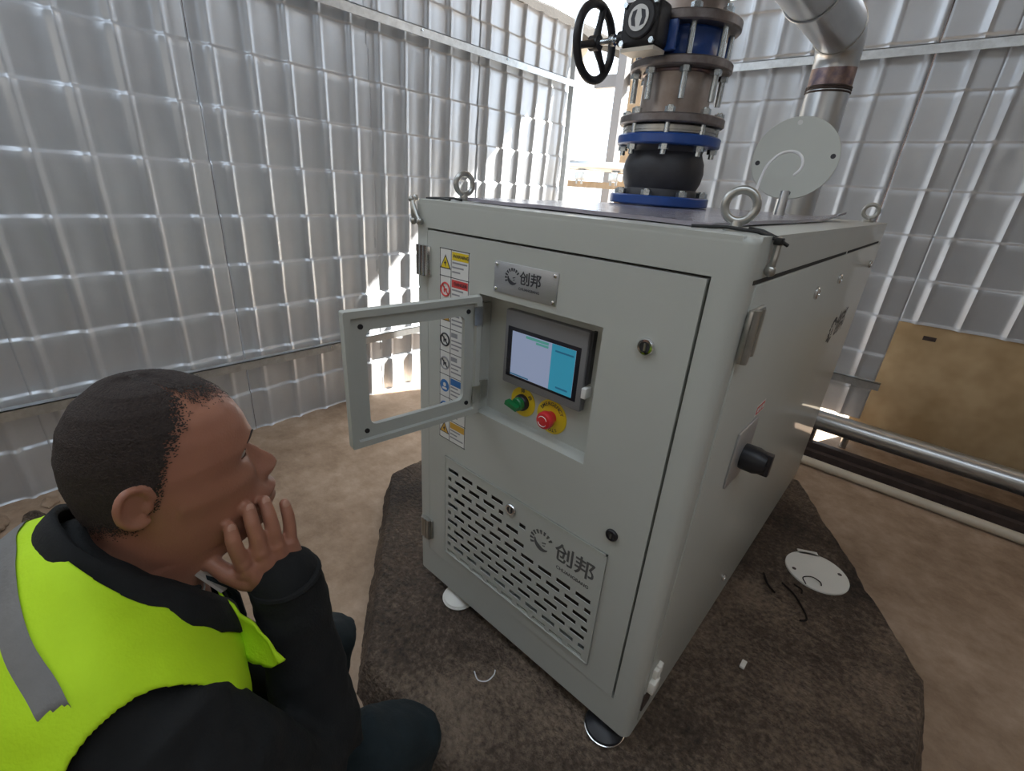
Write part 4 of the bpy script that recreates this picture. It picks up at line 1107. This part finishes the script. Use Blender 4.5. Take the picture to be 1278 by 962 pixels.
tx = bpy.data.textures.new('sleeve_folds', 'CLOUDS'); tx.noise_scale = 0.07; tx.noise_depth = 2
dp = jo.modifiers.new('folds', 'DISPLACE'); dp.texture = tx; dp.strength = 0.016; dp.mid_level = 0.55; dp.texture_coords = 'LOCAL'
# cuff hem
b = B(); b.torus((.4815, -.594, .722), (0.02, 0.06, -1), .043, .0055, 28, 8); make('cuff', b, 'jacket', jo)
# stand-up collar, open down the chest
CT = [(0, -.787, .880), (.045, -.778, .868), (.073, -.748, .832), (.080, -.712, .788), (.070, -.678, .738), (.048, -.655, .690), (.030, -.648, .640), (.016, -.655, .575)]
CB = [(0, -.806, .828), (.058, -.796, .816), (.100, -.760, .785), (.112, -.715, .745), (.100, -.672, .695), (.074, -.648, .648), (.048, -.642, .600), (.026, -.652, .550)]
def mirror_path(P): return smooth_path([(-x, y, z) for x, y, z in P[:0:-1]] + P, 5)
top_, bot_ = mirror_path(CT), mirror_path(CB)
b = B(); vs = []
for k in range(7):
    t = k / 6
    vs.append([b.bm.verts.new(Vector((PX, 0, 0)) + q_.lerp(p_, t) + Vector((p_.x * .10, -.010 if abs(p_.x) < .05 else .0, 0)) * math.sin(math.pi * t) * 1.2 + Vector((1, 1, 1)) * cloth_noise(p_ + Vector((0, 0, t * .05)), .0022, 22)) for p_, q_ in zip(top_, bot_)])
for i in range(6):
    for j in range(len(vs[0]) - 1): b.bm.faces.new((vs[i][j], vs[i][j + 1], vs[i + 1][j + 1], vs[i + 1][j]))
co = make('collar', b, 'jacket', jo, ang=180); sd = co.modifiers.new('cloth', 'SOLIDIFY'); sd.thickness = .008; sd.offset = 0
# shirt front and collar in the neck opening, with a dark lanyard
b = B(); rs = []
for k in range(14):
    v = NV - .25 - k * .42; rr = torso_ring(v, .0035 if k else .001, 72); wdt = 5 if k < 6 else 4
    rs.append([rr[j % 72] for j in range(-wdt, wdt + 1)] if wdt == 5 else [rr[j % 72] for j in (-4, -4, -3, -2, -1, 0, 1, 2, 3, 4, 4)])
vs = [[b.bm.verts.new(p) for p in r] for r in rs]
for i in range(13):
    for j in range(10): b.bm.faces.new((vs[i][j], vs[i][j + 1], vs[i + 1][j + 1], vs[i + 1][j]))
sh_ = make('shirt', b, 'shirt', man, ang=180); sd = sh_.modifiers.new('cloth', 'SOLIDIFY'); sd.thickness = .002; sd.offset = 1
b = B()
for s_ in (1, -1):
    pts_ = [(PX + s_ * .056, -.684, .760), (PX + s_ * .048, -.662, .728), (PX + s_ * .036, -.650, .690), (PX + s_ * .020, -.644, .63), (PX + s_ * .004, -.652, .56)]
    b.tube([Vector(p) + Vector((0, .004, 0)) for p in pts_], .0042, 6)
make('lanyard', b, 'trousers', man)
b = B()
for s_ in (1, -1):
    b = B(); b.plate([(PX + s_ * .060, -.690, .775), (PX + s_ * .020, -.658, .752), (PX + s_ * .026, -.644, .700), (PX + s_ * .060, -.668, .728)], (0, .003, .002)); make('shirt_collar', b, 'shirt', man)

# safety vest
def vest_keep(p, j, n, v):
    dx = abs(p.x - PX); front = math.cos(2 * math.pi * (j + .5) / n)
    if front > 0 and dx < .030 + .02 * (v / NV): return False           # open front
    dy = p.y + .765
    lim = .172 + (-.26 * dy if dy < 0 else .05 * dy)
    if p.z > .47 and dx > lim and p.z < .80: 
        return False
    if v > NV - 1.02 - .30 * front: return False       # neck line
    return True
b = B(); nV = 200; KV = 150; vg = {}
rows_ = [torso_ring(.25 + (NV - .25) * k / KV, .011, nV) for k in range(KV + 1)]
for k in range(KV):
    v = .25 + (NV - .25) * (k + .5) / KV
    for j in range(nV):
        q4 = [(k, j), (k, (j + 1) % nV), (k + 1, (j + 1) % nV), (k + 1, j)]
        cc = sum((rows_[r][c] for r, c in q4), Vector()) / 4
        if vest_keep(cc, j, nV, v):
            f = []
            for r, c in q4:
                if (r, c) not in vg:
                    p = rows_[r][c]; o_ = Vector((p.x - PX, (p.y + .79) * 1.3, 0 if p.z < .7 else (p.z - .62) * 2)).normalized()
                    vg[(r, c)] = b.bm.verts.new(p + o_ * (.004 + cloth_noise(p, .006, 8) + .003 * noise.noise(p * 25)))
                f.append(vg[(r, c)])
            b.bm.faces.new(f)
for it in range(24):        # ease the cut edges
    new = {}
    for v_ in b.bm.verts:
        nb_ = [e_.other_vert(v_) for e_ in v_.link_edges if e_.is_boundary]
        if len(nb_) == 2: new[v_] = (v_.co * 2 + nb_[0].co + nb_[1].co) / 4
    for v_, c_ in new.items(): v_.co = c_
vo = make('vest', b, 'vest', man, ang=180)
ss = vo.modifiers.new('soft', 'SMOOTH'); ss.factor = .5; ss.iterations = 3
sd = vo.modifiers.new('cloth', 'SOLIDIFY'); sd.thickness = .003; sd.offset = 1
# crumpled front tip of the vest
b = B()
La = smooth_path([(.452, -.668, .728), (.480, -.660, .708), (.512, -.650, .690), (.534, -.644, .668), (.546, -.640, .650)], 5)
Lb = smooth_path([(.462, -.684, .660), (.485, -.678, .648), (.510, -.668, .642), (.526, -.656, .640), (.538, -.646, .638)], 5)
vs = []
for k in range(9):
    t = k / 8; vs.append([b.bm.verts.new(p.lerp(q, t) + Vector((.5, .8, .3)) * (.010 * math.sin(math.pi * t) + .007 * noise.noise(p * 45 + Vector((0, 0, t * 3.0))))) for p, q in zip(La, Lb)])
for i in range(8):
    for j in range(len(La) - 1): b.bm.faces.new((vs[i][j], vs[i][j + 1], vs[i + 1][j + 1], vs[i + 1][j]))
tb = make('vest_front_tab', b, 'vest', vo, ang=180); sd = tb.modifiers.new('cloth', 'SOLIDIFY'); sd.thickness = .003
# reflective band across the back at shoulder-blade height
def band(v0, v1, jr, name):
    b = B(); rs = []
    for k in range(5):
        rr = torso_ring(v0 + (v1 - v0) * k / 4, .0265, 192); rs.append([rr[j % 192] for j in jr])
    vs = []
    for r in rs:
        line = []
        for p in r:
            o_ = Vector((p.x - PX, (p.y + .79) * 1.3, 0)).normalized(); line.append(b.bm.verts.new(p + o_ * cloth_noise(p, .005, 8)))
        vs.append(line)
    for i in range(4):
        for j in range(len(vs[0]) - 1): b.bm.faces.new((vs[i][j], vs[i][j + 1], vs[i + 1][j + 1], vs[i + 1][j]))
    o = make(name, b, 'stripe', vo, ang=180); sd = o.modifiers.new('tape', 'SOLIDIFY'); sd.thickness = .0015; sd.offset = 1
b = B(); path_ = smooth_path([(.215, -.812, .755), (.245, -.818, .786), (.298, -.825, .822), (.377, -.832, .845), (.419, -.835, .845), (.461, -.838, .836), (.51, -.837, .816), (.549, -.829, .793), (.566, -.825, .772)], 6)
vs = [[b.bm.verts.new(p + Vector((0, -.78, -.62)) * (.027 * (k / 6 - .5)) + Vector((0, -.3, .5)) * .006) for p in path_] for k in range(7)]
for i in range(6):
    for j in range(len(path_) - 1): b.bm.faces.new((vs[i][j], vs[i][j + 1], vs[i + 1][j + 1], vs[i + 1][j]))
rb = make('reflective_band', b, 'stripe', vo, ang=180)
sw = rb.modifiers.new('lie_on_vest', 'SHRINKWRAP'); sw.target = vo; sw.wrap_method = 'NEAREST_SURFACEPOINT'; sw.wrap_mode = 'ABOVE_SURFACE'; sw.offset = .0022
sm = rb.modifiers.new('soften', 'SMOOTH'); sm.factor = .5; sm.iterations = 2
band(2.6, 3.05, range(12, 181), 'reflective_band')

# trousers and shoes
tr = B()
tr.ell((PX, -.868, .10), (.185, .145, .14), None, 28, 18)
for s_ in (1, -1):
    limb(tr, [(PX + s_ * .095, -.88, .09), (PX + s_ * .125, -.70, .20), (PX + s_ * .150, -.49, .300), (PX + s_ * .152, -.458, .270), (PX + s_ * .152, -.50, .12), (PX + s_ * .152, -.56, -.09)],
         [.105, .098, .074, .072, .066, .058], 22)
to = make('trousers', tr, 'trousers', man, ang=180)
rm = to.modifiers.new('one_surface', 'REMESH'); rm.mode = 'VOXEL'; rm.voxel_size = 0.008; rm.use_smooth_shade = True
sm = to.modifiers.new('soften', 'SMOOTH'); sm.factor = .5; sm.iterations = 5
dp = to.modifiers.new('folds', 'DISPLACE'); dp.texture = tx; dp.strength = 0.018; dp.mid_level = 0.55; dp.texture_coords = 'LOCAL'
for s_ in (1, -1):
    x = PX + s_ * .152; b = B(); rs = []
    for y, h, wdt in ((-.655, .035, .018), (-.645, .062, .032), (-.60, .075, .037), (-.54, .078, .039), (-.48, .062, .044), (-.43, .050, .045), (-.39, .040, .036), (-.375, .028, .018)):
        rs.append([Vector((x + wdt * math.copysign(abs(math.cos(t)) ** .7, math.cos(t)), y, ZF + max(0, h / 2 + h / 2 * math.copysign(abs(math.sin(t)) ** .8, math.sin(t))))) for t in [2 * math.pi * k / 20 for k in range(20)]])
    b.rings(rs); make('shoe', b, 'shoe', man, ang=60)

for o in bpy.data.objects:
    if '_o' in o: del o['_o']
